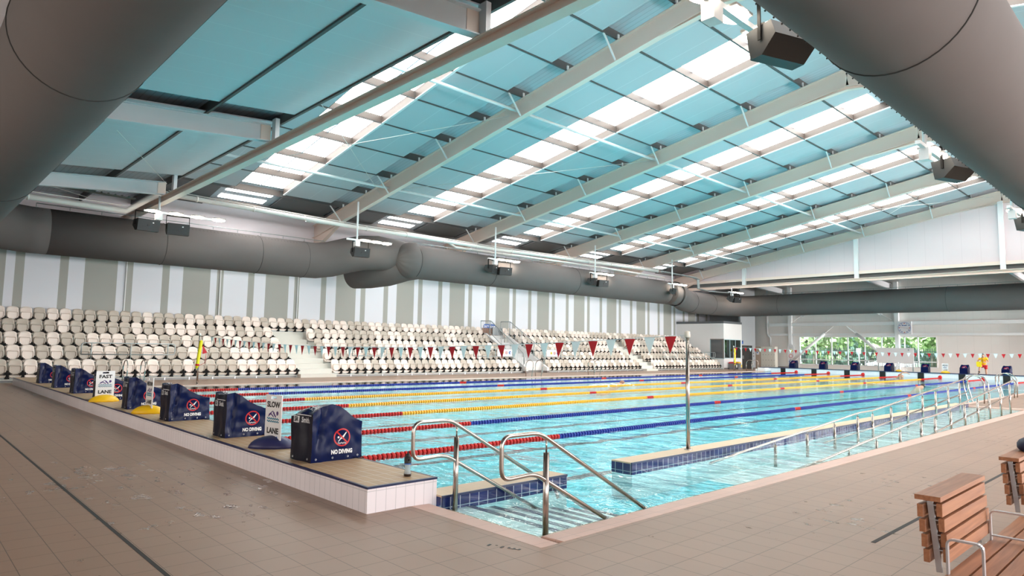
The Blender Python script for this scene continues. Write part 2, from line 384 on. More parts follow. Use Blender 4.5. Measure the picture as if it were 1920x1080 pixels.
# ------------------------------------------------------------------ mesh helpers
class MB:
    def __init__(s): s.v = []; s.f = []; s.mi = []; s.mats = []; s.sm = []
    def _m(s, m):
        if m is None: return 0
        if m not in s.mats: s.mats.append(m)
        return s.mats.index(m)
    def add(s, vs, fs, m=None, smooth=False):
        o = len(s.v); s.v += [tuple(p) for p in vs]; k = s._m(m)
        for f in fs:
            s.f.append(tuple(i + o for i in f)); s.mi.append(k); s.sm.append(smooth)
        return s
    def box(s, x0, x1, y0, y1, z0, z1, m=None):
        vs = [(x, y, z) for x in (x0, x1) for y in (y0, y1) for z in (z0, z1)]
        return s.add(vs, [(0, 1, 3, 2), (4, 6, 7, 5), (0, 4, 5, 1), (2, 3, 7, 6), (0, 2, 6, 4), (1, 5, 7, 3)], m)
    def quad(s, a, b, c, d, m=None): return s.add([a, b, c, d], [(0, 1, 2, 3)], m)
    def bar(s, a, b, w, h, m=None, up=(0, 0, 1)):
        a = Vector(a); b = Vector(b); t = (b - a).normalized(); u = Vector(up)
        if abs(t.dot(u)) > 0.98: u = Vector((0, 1, 0))
        r = t.cross(u).normalized(); u = r.cross(t)
        vs = [p + r * (i * w / 2) + u * (j * h / 2) for p in (a, b) for i in (-1, 1) for j in (-1, 1)]
        return s.add(vs, [(0, 1, 3, 2), (4, 6, 7, 5), (0, 4, 5, 1), (2, 3, 7, 6), (0, 2, 6, 4), (1, 5, 7, 3)], m)
    def tube(s, pts, r, n=10, m=None, caps=True, smooth=True, closed=False):
        pts = [Vector(p) for p in pts]; K = len(pts); rs = r if isinstance(r, (list, tuple)) else [r] * K
        vs = []; prev = None
        for i, p in enumerate(pts):
            a = pts[i - 1] if (i > 0 or closed) else p; b = pts[(i + 1) % K] if (i < K - 1 or closed) else p
            t = (b - a).normalized()
            if prev is None:
                u = Vector((0, 0, 1)) if abs(t.z) < 0.9 else Vector((1, 0, 0))
                u = (u - t * u.dot(t)).normalized()
            else:
                u = prev - t * prev.dot(t)
                u = u.normalized() if u.length > 1e-6 else Vector((0, 0, 1))
            prev = u; w_ = t.cross(u)
            for k in range(n):
                an = 2 * PI * k / n
                vs.append(p + (u * math.cos(an) + w_ * math.sin(an)) * rs[i])
        fs = []
        for i in range(K if closed else K - 1):
            j = (i + 1) % K
            for k in range(n):
                k2 = (k + 1) % n
                fs.append((i * n + k, i * n + k2, j * n + k2, j * n + k))
        s.add(vs, fs, m, smooth)
        if caps and not closed:
            o = len(s.v) - K * n; kk = s._m(m)
            s.f.append(tuple(o + k for k in reversed(range(n)))); s.mi.append(kk); s.sm.append(False)
            s.f.append(tuple(o + (K - 1) * n + k for k in range(n))); s.mi.append(kk); s.sm.append(False)
        return s
    def lathe(s, prof, c=(0, 0, 0), n=16, m=None, axis='Z', smooth=True):
        vs = []
        for r, h in prof:
            for k in range(n):
                a = 2 * PI * k / n; x, y = r * math.cos(a), r * math.sin(a)
                vs.append((c[0] + x, c[1] + y, c[2] + h) if axis == 'Z' else (c[0] + h, c[1] + x, c[2] + y) if axis == 'X' else (c[0] + x, c[1] + h, c[2] + y))
        fs = [(i * n + k, i * n + (k + 1) % n, (i + 1) * n + (k + 1) % n, (i + 1) * n + k) for i in range(len(prof) - 1) for k in range(n)]
        return s.add(vs, fs, m, smooth)
    def ball(s, c, r, m=None, n=12, sc_=(1, 1, 1)):
        vs = []; K = n // 2 + 1
        for i in range(K):
            t = PI * i / (K - 1)
            for k in range(n):
                a = 2 * PI * k / n
                vs.append((c[0] + r * sc_[0] * math.sin(t) * math.cos(a), c[1] + r * sc_[1] * math.sin(t) * math.sin(a), c[2] + r * sc_[2] * math.cos(t)))
        fs = [(i * n + k, (i + 1) * n + k, (i + 1) * n + (k + 1) % n, i * n + (k + 1) % n) for i in range(K - 1) for k in range(n)]
        return s.add(vs, fs, m, True)
    def prism(s, poly, a, b, m=None, axis='Y'):
        """poly in the plane across the axis, extruded from a to b"""
        n = len(poly)
        def P(p, t): return (p[0], t, p[1]) if axis == 'Y' else (t, p[0], p[1]) if axis == 'X' else (p[0], p[1], t)
        vs = [P(p, a) for p in poly] + [P(p, b) for p in poly]
        fs = [tuple(range(n)), tuple(reversed(range(n, 2 * n)))] + [(i, n + i, n + (i + 1) % n, (i + 1) % n) for i in range(n)]
        return s.add(vs, fs, m)
    def mesh(s, name, m=None):
        me = bpy.data.meshes.new(name); me.from_pydata(s.v, [], s.f)
        ms = s.mats or ([m] if m else [])
        for q in ms: me.materials.append(MATS[q])
        me.polygons.foreach_set('material_index', s.mi)
        me.polygons.foreach_set('use_smooth', s.sm)
        me.update()
        return me

def obj(name, mb, m=None, parent=None, loc=None):
    o = bpy.data.objects.new(name, mb.mesh(name, m) if isinstance(mb, MB) else mb)
    COL.objects.link(o)
    if parent: o.parent = parent
    if loc: o.location = loc
    return o
def tag(o, label=None, cat=None, group=None, kind=None):
    if label: o['label'] = label
    if cat: o['category'] = cat
    if group: o['group'] = group
    if kind: o['kind'] = kind
    return o
def thing(name, label, cat, loc=(0, 0, 0), rz=0, group=None):
    o = bpy.data.objects.new(name, None); COL.objects.link(o)
    o.location = loc; o.rotation_euler = (0, 0, rz)
    return tag(o, label, cat, group)
def struct(name, mb, m=None, parent=None):
    o = obj(name, mb, m, parent)
    if not parent: o['kind'] = 'structure'
    return o
KIDS = {}
def dup(root, loc, rz, label, group=None):
    r = root.copy(); COL.objects.link(r); r.location = loc; r.rotation_euler = (0, 0, rz)
    tag(r, label, None, group)
    if root.name not in KIDS: KIDS[root.name] = [(ch, list(ch.children)) for ch in root.children]
    for ch, gs in KIDS[root.name]:
        c = ch.copy(); COL.objects.link(c); c.parent = r
        for g in gs:
            d = g.copy(); COL.objects.link(d); d.parent = c
    return r
def arc(c, r, a0, a1, n, f):
    """points on an arc in a plane, f maps (u, v) to 3-D"""
    return [f(c[0] + r * math.cos(a0 + (a1 - a0) * i / n), c[1] + r * math.sin(a0 + (a1 - a0) * i / n)) for i in range(n + 1)]
def rounded(pts, rad, n=5):
    """round the corners of a 3-D polyline"""
    P = [Vector(p) for p in pts]; out = [P[0]]
    for i in range(1, len(P) - 1):
        a = (P[i - 1] - P[i]); b = (P[i + 1] - P[i]); d = min(rad, a.length * 0.49, b.length * 0.49)
        s_, e = P[i] + a.normalized() * d, P[i] + b.normalized() * d
        for k in range(n + 1):
            t = k / n; out.append(s_ * (1 - t) ** 2 + P[i] * 2 * t * (1 - t) + e * t * t)
    out.append(P[-1])
    return out
def text_mesh(txt, size, bold=0.0, extrude=0.001, sx=1.0):
    """lettering as plain mesh data in the XY plane, centred"""
    c = bpy.data.curves.new('lettering', 'FONT'); c.body = txt; c.size = size; c.align_x = 'CENTER'; c.align_y = 'CENTER'
    c.offset = bold; c.extrude = extrude; c.resolution_u = 3
    o = bpy.data.objects.new('lettering', c); COL.objects.link(o)
    me = bpy.data.meshes.new_from_object(o)
    bpy.data.objects.remove(o); bpy.data.curves.remove(c)
    vs = [(v.co.x * sx, v.co.y, v.co.z) for v in me.vertices]; fs = [tuple(p.vertices) for p in me.polygons]
    bpy.data.meshes.remove(me)
    return vs, fs
def put_text(mb, txt, size, f, m, bold=0.0, sx=1.0, extrude=0.0006):
    vs, fs = text_mesh(txt, size, bold, extrude, sx)
    mb.add([f(*v) for v in vs], fs, m)

# ================================================================== SETTING
D = 0.03                                  # deck level, the water lies at 0
YW, XF = 26.3, 57.0                       # seating wall, far wall
RX = [3.7, 13.2, 22.4, 31.4, 40.4, 49.4]  # roof frames
def zr(y): return 11.878 - 0.172 * abs(y - 1)   # underside of the rafters

# floor
fl = MB()
for x0, x1, y0, y1 in ((-11, -0.654, -24.3, YW), (-0.654, XF, -24.3, -4.57), (-0.654, -0.17, -4.57, -2.8), (-0.654, 55.9, 17.78, YW), (20.86, XF, -4.57, -2.7), (51.15, XF, -2.7, 17.78), (55.9, XF, 17.78, YW)):
    fl.box(x0, x1, y0, y1, D - 0.3, D)
struct('floor', fl, 'deck_tile')
cu = MB()
cu.prism([(-0.17, D - 0.25), (-0.17, D + 0.002), (0.05, D - 0.006), (0.10, -0.02), (0.10, D - 0.25)], -4.57, -2.81)   # along Y
cu.prism([(-4.57, D - 0.25), (-4.57, D + 0.002), (-4.33, D - 0.006), (-4.28, -0.02), (-4.28, D - 0.25)], 0.10, 20.86, axis='X')
cu.box(20.6, 20.86, -4.28, -2.5, D - 0.25, D)
cu.box(20.86, 49.85, -2.72, -2.5, D - 0.25, D)
cu.box(0.147, 49.85, 17.5, 17.78, D - 0.25, D + 0.002)
struct('trim_1', cu, 'curb_tile')
wb = MB(); wb.box(0.10, 0.22, -4.2, -2.9, -0.12, -0.035); wb.box(0.10, 20.6, -4.28, -4.16, -0.12, -0.035)
struct('trim_2', wb, 'bulk_top_tile')
# basin
pf = MB()
pf.quad((0.147, -2.6, -0.42), (50, -2.6, -0.62), (50, 17.5, -0.62), (0.147, 17.5, -0.42))
pf.quad((2.1, -4.2, -0.40), (5.2, -4.2, -0.36), (5.2, -2.6, -0.36), (2.1, -2.6, -0.40))
struct('floor_pool', pf, 'pool_floor_mosaic')
mat('basin_wall', (0.50, 0.80, 0.84), 0.4)
pw = MB()
pw.box(0.1, 0.147, -2.6, 17.5, -2, -0.02); pw.box(0.147, 50, 17.5, 17.52, -2, D - 0.05); pw.box(50.0, 50.02, -2.6, 17.5, -2, -0.61)
pw.box(20.6, 50, -2.55, -2.5, -2, -0.02)
struct('wall_pool', pw, 'basin_wall')
rp = MB(); rp.quad((5.2, -4.2, -0.36), (20.6, -4.2, -0.015), (20.6, -2.9, -0.015), (5.2, -2.9, -0.36)); rp.box(0.1, 20.6, -4.2, -4.18, -1.3, -0.12)
struct('floor_ramp', rp, 'step_tile')
rl = MB()
for x in (10.2, 14.6): rl.box(x, x + 0.06, -4.18, -2.9, -0.36 + (x - 5.2) * 0.0224 + 0.003, -0.36 + (x - 5.2) * 0.0224 + 0.008)
struct('trim_3', rl, 'navy_edge')
st = MB()
for i in range(7):
    x0 = 0.22 + 0.31 * i; z = -0.045 - 0.05 * i
    st.box(x0, x0 + 0.31, -4.19, -2.9, z - 0.25, z, 'step_tile'); st.box(x0 + 0.24, x0 + 0.312, -4.17, -2.91, z - 0.02, z + 0.003, 'navy_edge')
struct('floor_steps', st)
wt = MB()
wt.quad((0.10, -2.6, 0), (50.02, -2.6, 0), (50.02, 17.52, 0), (0.10, 17.52, 0))
wt.quad((0.06, -4.31, 0), (20.62, -4.31, 0), (20.62, -2.6, 0), (0.06, -2.6, 0))
tag(struct('pool_water', wt, 'pool_water'), 'clear turquoise water filling the lap pool and its ramp', 'water', None, 'stuff')

# near bulkhead, far bulkhead, divider ledges
t = thing('pool_bulkhead', 'long white tiled bulkhead with beige top under the near starting blocks', 'bulkhead')
b = MB(); b.box(-0.654, 0.147, -2.80, 20.4, -0.02, 0.255, 'bulk_side_x'); b.mi = [1 if abs(Vector(b.v[f[0]]).y - Vector(b.v[f[2]]).y) < 1e-4 else 0 for f in b.f]; b.mats.append('bulk_side_y')
obj('body', b, None, t)
b = MB(); b.box(-0.63, 0.12, -2.77, 20.38, 0.255, 0.272); obj('top_tile', b, 'bulk_top_tile', t)
b = MB(); b.box(-0.658, -0.63, -2.77, 20.4, 0.253, 0.2735); b.box(0.12, 0.150, -2.77, 20.4, 0.253, 0.2735); b.box(-0.658, 0.15, -2.805, -2.77, 0.253, 0.2735); obj('edge_tile', b, 'navy_edge', t)
t = thing('pool_bulkhead', 'white bulkhead with black lane plates across the far end of the pool', 'bulkhead')
b = MB(); b.box(50.0, 51.15, -2.5, 18.3, -0.6, 0.30); obj('body', b, 'bulk_side_x', t)
b = MB(); b.box(49.97, 51.18, -2.53, 18.33, 0.30, 0.345); obj('edge_tile', b, 'navy_edge', t)
for i in range(8):
    b = MB(); y = -1.25 + 2.5 * i - 0.13 + 0.2; b.box(49.972, 50.0, y - 0.2, y + 0.2, -0.3, 0.30); obj('lane_plate', b, 'touch_black', t)
b = MB(); b.box(49.0, 49.95, 17.35, 18.2, D, 0.20); b.box(49.2, 49.95, 17.5, 18.1, 0.20, 0.30); obj('end_step', b, 'white_paint', t)
for (xa, xb, lab) in ((0.15, 2.0, 'short navy tiled divider ledge beside the white bulkhead and pool steps'), (3.28, 20.6, 'long navy tiled divider ledge between the pool lanes and ramp')):
    t = thing('divider_ledge', lab, 'ledge')
    b = MB(); b.box(xa + 0.002, xb - 0.002, -2.898, -2.562, -1.9, -0.06); obj('footing', b, 'basin_wall', t)
    b = MB(); b.box(xa, xb, -2.90, -2.56, -0.06, 0.082, 'navy_tile'); b.mats.append('navy_tile_end')
    b.mi = [1 if abs(b.v[f[0]][0] - b.v[f[2]][0]) < 1e-4 else 0 for f in b.f]; obj('body', b, None, t)
    b = MB(); b.box(xa, xb, -2.885, -2.56, 0.082, 0.100); obj('top_tile', b, 'ledge_top', t)
    b = MB(); b.box(xa - 0.004, xb + 0.004, -2.906, -2.885, 0.080, 0.101); obj('edge_tile', b, 'navy_edge', t)

# drains in the deck
for nm, bx, lab in (('floor_drain', (-2.54, -2.512, -8, 12), 'long dark slot drain in the deck left of the bulkhead'), ('floor_drain', (2.05, 9.5, -6.26, -6.225), 'slot drain running across the tiles behind the bench')):
    b = MB(); b.box(bx[0], bx[1], bx[2], bx[3], D - 0.01, D + 0.0025); tag(obj(nm, b, 'duct_seam'), lab, 'drain')
mk = MB()
put_text(mk, '1.1m', 0.16, lambda x, y, z: (-0.38 + x * 0.35 - y * 0.93 * 0.4, -4.36 - x * 0.93 - y * 0.35 * 0.4, D + 0.002 + z), 'print_black', 0.002)
tag(obj('depth_marking', mk), 'black depth figures printed on the deck at the pool corner', 'marking')

# walls
b = MB(); b.box(-11, 57.2, YW, YW + 0.3, 0, 6.1); struct('wall_left', b, 'banded_wall')
b = MB(); b.box(-11, 57.2, YW, YW + 0.3, 6.1, 9.0); struct('wall_left_upper', b, 'upper_wall')
b = MB()
for x in (3.95, 8.2, 12.35, 12.45, 53.0): b.tube([(x, YW - 0.05, 0), (x, YW - 0.05, 6.1)], 0.03, 8)
struct('trim_4', b, 'white_paint')
b = MB(); b.box(-11.3, -11, -24.3, YW, 0, 9.5); struct('wall_near', b, 'grey_wall')
b = MB()
b.box(-11, 57.2, -24.6, -24.3, 0, 1.0); b.box(-11, 57.2, -24.6, -24.3, 4.4, 9.0)
for x in (-11, -3, 8, 20, 32, 44, 56.2): b.box(x, x + 1.0, -24.6, -24.3, 1.0, 4.4)
struct('wall_right', b, 'white_wall')
# far wall with the window opening
b = MB()
b.box(XF, XF + 0.25, -24.3, 7.02, 0, 9); b.box(XF, XF + 0.25, 17.92, YW, 0, 9); b.box(XF, XF + 0.25, 7.02, 17.92, 3.07, 9); b.box(XF, XF + 0.25, 7.02, 17.92, 0, 0.55)
struct('wall_far', b, 'cladding_warm')
wn = MB()
ys = [17.92, 16.48, 15.10, 13.74, 12.36, 11.02, 9.30, 8.33, 7.02]
for y in ys: wn.box(XF - 0.03, XF + 0.1, y - 0.035, y + 0.035, 0.55, 3.07)
for z in (0.58, 1.02, 3.04): wn.box(XF - 0.03, XF + 0.1, 7.02, 17.92, z - 0.035, z + 0.035)
wo = struct('window_1', wn, 'white_paint')
g = MB(); g.box(XF + 0.04, XF + 0.05, 7.02, 17.92, 0.55, 3.07); obj('pane', g, 'window_glass', wo)
b = MB(); b.box(49.35, 49.5, -24.3, YW, 7.85, 8.0); b.v = []; b.f = []; b.mi = []; b.sm = []
b.prism([(YW, 7.75), (-24.3, 7.75), (-24.3, zr(-24.3) + 1.15), (1, zr(1) + 1.15), (YW, zr(YW) + 1.15)], 49.5, 49.6, axis='X')
struct('wall_gable', b, 'cladding')
b = MB(); b.prism([(YW, 8.25), (-24.3, 8.25), (-24.3, zr(-24.3) + 1.0), (1, zr(1) + 1.0), (YW, zr(YW) + 1.0)], 4.0, 4.08, axis='X')
struct('wall_gable_near', b, 'upper_wall')

# main roof: sheet, hanging panels, skylights
def on_roof(mb, x0, x1, y0, y1, dz0, dz1, m=None):
    if (y0 - 1) * (y1 - 1) < 0:
        on_roof(mb, x0, x1, y0, 1, dz0, dz1, m); on_roof(mb, x0, x1, 1, y1, dz0, dz1, m); return
    mb.prism([(y0, zr(y0) + dz0), (y1, zr(y1) + dz0), (y1, zr(y1) + dz1), (y0, zr(y0) + dz1)], x0, x1, m, axis='X')
PYS = [2.75 + 2.27 * k for k in range(11)]          # purlin lines on the seating side
PYS2 = [2 - y for y in PYS]                         # and on the other slope
sheet, pan, ups, lip, dark = MB(), MB(), MB(), MB(), MB()
for k in range(5):
    a, c = RX[k], RX[k + 1]; s0, s1 = c - 5.7, c - 3.45
    for (x0, x1) in ((a, s0), (s1, c + (0.2 if k == 4 else 0))): on_roof(sheet, x0, x1, -24.3, YW, 1.12, 1.2)
    on_roof(sheet, s0, s1, 22.9, 23.4, 1.12, 1.2); on_roof(sheet, s0, s1, 24.3, 24.8, 1.12, 1.2); on_roof(sheet, s0, s1, 0.4, 1.6, 1.12, 1.2); on_roof(sheet, s0, s1, -24.3, -22.0, 1.12, 1.2); on_roof(sheet, s0, s1, 25.3, YW, 1.12, 1.2)
    p0 = a + (0.95 if k else 0.35)
    for i in range(len(PYS) - 1):
        for (x0, x1) in ((p0, s0 - 0.05), (s1 + 0.12, c - 0.85)):
            y1_ = min(PYS[i + 1] - 0.05, 22.9)
            if y1_ > PYS[i] + 0.1: on_roof(pan, x0, x1, PYS[i] + 0.05, y1_, 0.80, 0.83)
            on_roof(pan, x0, x1, PYS2[i + 1] + 0.05, PYS2[i] - 0.05, 0.80, 0.83)
    for (x0, x1) in ((p0, s0 - 0.05), (s1 + 0.12, c - 0.85)): on_roof(pan, x0, x1, PYS2[0] + 0.05, PYS[0] - 0.05, 0.80, 0.83)
    on_roof(ups, s1 + 0.03, s1 + 0.10, -22, 22.9, 0.80, 1.12); on_roof(ups, s0 - 0.05, s0, -22, 22.9, 0.83, 1.12); on_roof(lip, s1 + 0.02, s1 + 0.12, -22, 22.9, 0.765, 0.80)
    for (x0, x1) in ((a + 0.1, s0 - 0.4), (s1 + 0.4, c)): on_roof(dark, x0, x1, 23.3, YW - 0.02, 1.0, 1.04)
struct('ceiling_roof', sheet, 'roof_sheet'); struct('ceiling_panels', pan, 'ceiling_panel_tile'); struct('trim_5', ups, 'purlin_web'); struct('trim_7', lip, 'white_paint'); struct('ceiling_eaves', dark, 'purlin_steel')
n = 1
for k in range(5):
    c = RX[k + 1]; s0, s1 = c - 5.7, c - 3.45
    for (y0, y1) in ((1.6, 22.9), (23.4, 24.3), (24.8, 25.3), (-22.0, 0.4)):
        n += 1
        g = MB(); on_roof(g, s0, s1, y0, y1, 1.10, 1.115)
        wdw = struct('window_%d' % n, g, 'skylight_sheet')
        if y1 - y0 > 3:
            q = MB(); on_roof(q, (s0 + s1) / 2 - 0.025, (s0 + s1) / 2 + 0.025, y0, y1, 1.04, 1.10); obj('mullion', q, 'mullion', wdw)
# low roofs beyond the two gables
def zl(x): return 8.02 - 0.09 * (3.95 - x) if x < 20 else 7.95 - 0.05 * (x - 49.4)
lowp, lows = MB(), MB()
for (y0, y1) in ((-24.3, -9.1), (-8.0, 0.0), (0.9, 9.2), (10.2, 18.9)):
    for (x0, x1) in ((-4.05, -2.12), (-2.05, -0.12), (-0.05, 1.88), (1.95, 3.93)):
        lowp.prism([(x0, zl(x0)), (x1, zl(x1)), (x1, zl(x1) + 0.03), (x0, zl(x0) + 0.03)], y0, y1)
lows.prism([(-11, zl(-11) + 0.28), (4.05, zl(4.05) + 0.28), (4.05, zl(4.05) + 0.36), (-11, zl(-11) + 0.36)], -24.3, YW)
struct('ceiling_low', lowp, 'low_ceiling_panel'); struct('ceiling_low_sheet', lows, 'roof_sheet')
fp = MB()
for (y0, y1) in ((11.2, 17.8), (2.2, 8.8), (-24, 0)):
    fp.prism([(49.6, 7.98), (55.5, 7.70), (55.5, 7.73), (49.6, 8.01)], y0, y1)
struct('ceiling_far', fp, 'low_ceiling_panel')
b = MB(); b.prism([(49.6, 8.25), (57.2, 7.9), (57.2, 8.0), (49.6, 8.35)], -24.3, YW); struct('ceiling_far_sheet', b, 'purlin_steel')

ORD = ['first', 'second', 'third', 'fourth', 'fifth', 'sixth', 'seventh', 'eighth', 'ninth', 'tenth', 'eleventh', 'twelfth', 'thirteenth', 'fourteenth', 'fifteenth', 'sixteenth', 'seventeenth', 'eighteenth', 'nineteenth', 'twentieth']
def ordw(i):
    if i < 20: return ORD[i]
    tens = {2: 'twenty', 3: 'thirty', 4: 'forty', 5: 'fifty', 6: 'sixty'}[(i + 1) // 10]
    return tens + '-' + ORD[(i + 1) % 10 - 1] if (i + 1) % 10 else {2: 'twentieth', 3: 'thirtieth', 4: 'fortieth', 5: 'fiftieth', 6: 'sixtieth'}[(i + 1) // 10]

# rafters
def ibeam(mb, pts, w, h, tf=0.03, axis=None, m=None):
    """pts: centre line of the underside; web + two flanges"""
    for a, c in zip(pts[:-1], pts[1:]):
        a, c = Vector(a), Vector(c)
        mb.bar(a + Vector((0, 0, tf / 2)), c + Vector((0, 0, tf / 2)), w, tf, m)
        mb.bar(a + Vector((0, 0, h - tf / 2)), c + Vector((0, 0, h - tf / 2)), w, tf, m)
        mb.bar(a + Vector((0, 0, h / 2)), c + Vector((0, 0, h / 2)), 0.03, h - tf, m)
names = ['second', 'third', 'fourth', 'fifth']
for k in range(1, 6):
    x = RX[k]
    lab = 'pale sloping steel rafter, %s from the near end of the hall' % ORD[k] if k < 5 else 'pale sloping rafter along the top of the far gable wall'
    t = thing('roof_rafter', lab, 'roof beam', (x, 0, 0), 0, 'sloping portal rafters across the hall')
    b = MB(); ibeam(b, [(0, YW, zr(YW)), (0, 1, zr(1)), (0, -24.3, zr(-24.3))], 0.24, 0.72)
    obj('beam', b, 'beam_paint', t)
    b = MB()
    b.prism([(YW, 6.75), (YW, zr(YW) + 0.1), (23.2, zr(23.2) + 0.05), (YW - 0.3, 7.0)], -0.015, 0.015, axis='X')
    b.bar((0, YW, 6.78), (0, 23.2, zr(23.2) + 0.02), 0.22, 0.025); obj('haunch', b, 'beam_paint', t)
    for s in (-1, 1):
        b = MB(); b.prism([(1, zr(1) + 0.05), (1 + s * 2.2, zr(3.2) + 0.05), (1 + s * 0.3, zr(1) - 0.12), (1, zr(1) - 0.12)], -0.015, 0.015, axis='X')
        b.bar((0, 1, zr(1) - 0.13), (0, 1 + s * 2.3, zr(3.3) - 0.0), 0.2, 0.02); obj('apex_gusset', b, 'beam_paint', t)
    for i, y in enumerate(PYS[:10]):
        if i % 2 == 1:
            b = MB(); b.bar((-0.10, y, zr(y) + 0.04), (-0.75, y, zr(y) + 0.80), 0.05, 0.05); obj('knee_brace', b, 'white_paint', t)
        b = MB(); b.box(-0.04, 0.04, y - 0.06, y + 0.06, zr(y) + 0.70, zr(y) + 0.96); obj('purlin_cleat', b, 'white_paint', t)
# gable chords
for x, z0, z1, lab in ((RX[0], 7.08, 7.34, 'long straight pale steel chord crossing near the first duct'), (RX[5], 7.05, 7.30, 'straight pale steel chord under the far gable wall')):
    t = thing('gable_chord', lab, 'roof beam', (x, 0, 0))
    b = MB(); ibeam(b, [(0, YW, z0), (0, -24.3, z0)], 0.26, z1 - z0, 0.025); obj('beam', b, 'beam_paint', t)
    for y in (19.3, 10.2, 1.1, -8):
        if x < 10:
            b = MB(); b.box(-0.05, 0.07, y - 0.42, y - 0.18, z1, 8.0); obj('stub_post', b, 'beam_white', t)
        else:
            b = MB(); b.box(-0.1, 0.1, y - 0.15, y + 0.15, z1, zr(y)); obj('stub_post', b, 'white_paint', t)
t = thing('gable_girt', 'pale horizontal rail at the foot of the far gable cladding', 'roof beam', (RX[5], 0, 0))
b = MB(); b.box(-0.05, 0.1, -24.3, YW, 7.62, 7.85); obj('beam', b, 'beam_paint', t)
b = MB(); b.box(0.12, 0.2, -24.3, YW, 7.30, 7.62); obj('dark_strip', b, 'purlin_steel', t)
# low roof beams along X
for y, lab in ((19.85, 'white steel beam nearest the seating wall, under the near low ceiling'), (10.1, 'white steel beam in the middle of the near low ceiling'), (0.9, 'large white steel beam overhead at the top of the picture'), (-8.3, 'white steel beam above the camera, nearest the pool side')):
    t = thing('ceiling_beam', lab, 'roof beam', (0, y, 0), 0, 'white beams of the near low ceiling')
    b = MB(); ibeam(b, [(-11, 0, 7.36 - 0.09 * 14.6), (3.62, 0, 7.36)], 0.22, 0.5, 0.025); obj('beam', b, 'beam_white', t)
    b = MB(); b.box(3.35, 3.64, -0.03, 0.0, 7.37, 7.85); obj('end_plate', b, 'beam_paint', t)
for x, lab in ((3.98, 'dark edge purlin of the near low ceiling'), (1.92, 'second dark purlin of the near low ceiling'), (-0.08, 'third dark purlin of the near low ceiling, partly behind the duct'), (-2.08, 'dark purlin of the near low ceiling behind the overhead duct')):
    b = MB(); b.box(x - 0.035, x + 0.035, -24.3, YW, zl(x) - 0.05, zl(x) + 0.24); tag(obj('ceiling_purlin', b, 'purlin_steel'), lab, 'purlin', 'dark purlins of the near low ceiling')
for i, y in enumerate((19.3, 10.2, 1.1)):
    b = MB(); ibeam(b, [(49.6, y, 7.35), (57.0, y, 7.0)], 0.2, 0.45, 0.025); tag(obj('ceiling_beam', b, 'beam_white'), ['white beam beyond the far gable, nearest the seating', 'white beam beyond the far gable, in the middle', 'white beam beyond the far gable, furthest right'][i], 'roof beam', 'white beams beyond the far gable')
# purlins
for i, y in enumerate(PYS):
    b = MB()
    b.box(RX[0] + 0.4, RX[5] - 0.03, y - 0.012, y + 0.012, zr(y) + 0.80, zr(y) + 1.08, 'purlin_steel')
    b.box(RX[0] + 0.4, RX[5] - 0.03, y - 0.05, y + 0.02, zr(y) + 0.775, zr(y) + 0.797, 'purlin_steel')
    for k in range(5):
        s0, s1 = RX[k + 1] - 5.7, RX[k + 1] - 3.45
        b.box(s0, s1, y - 0.022, y - 0.013, zr(y) + 0.82, zr(y) + 1.07, 'purlin_web')
    tag(obj('roof_purlin', b), 'dark roof purlin, %s up from the seating wall' % ORD[10 - i], 'purlin', 'dark purlins under the sloping roof')
for i, y in enumerate(PYS2[:4]):
    b = MB(); b.box(RX[0] + 0.4, RX[5] - 0.03, y - 0.03, y + 0.03, zr(y) + 0.79, zr(y) + 1.08)
    tag(obj('roof_purlin', b, 'purlin_steel'), 'dark roof purlin beyond the ridge, %s down from it' % ORD[i], 'purlin', 'dark purlins under the sloping roof')
# struts between rafters
for y, w1 in ((9.78, 'upper'), (18.75, 'lower')):
    for k in range(5):
        b = MB(); b.tube([(RX[k] + 0.1, y, zr(y) + 0.34), (RX[k + 1] - 0.05, y, zr(y) + 0.34)], 0.062, 12)
        tag(obj('roof_strut', b, 'white_paint'), 'white tubular strut of the %s row, %s bay from the near end' % (w1, ORD[k]), 'strut', 'white tubular struts between the rafters')
# bracing rods
for i, (a, c, lab) in enumerate((((3.9, 19.4, 8.1), (13.1, 10.2, 10.6), 'thin bracing rod rising across the first roof bay'), ((3.9, 10.2, 10.4), (13.1, 19.4, 9.0), 'thin bracing rod falling across the first roof bay'),
        ((13.3, 19.0, 9.1), (22.3, 10.0, 10.7), 'thin bracing rod in the second roof bay'), ((40.5, 10.0, 10.7), (49.3, 1.4, 12.2), 'thin bracing rod crossing the last bay, rising right'), ((40.5, 1.4, 12.2), (49.3, 10.0, 10.7), 'thin bracing rod crossing the last bay, rising left'),
        ((-1.5, 19.4, 7.2), (3.6, 25.6, 7.6), 'thin bracing rod under the near low ceiling by the seating wall'), ((0.3, 12.5, 7.45), (3.6, 19.6, 7.75), 'thin bracing rod under the near low ceiling'))):
    b = MB(); b.tube([a, c], 0.010, 6); tag(obj('bracing_rod', b, 'pipe_white'), lab, 'bracing rod', 'thin roof bracing rods')

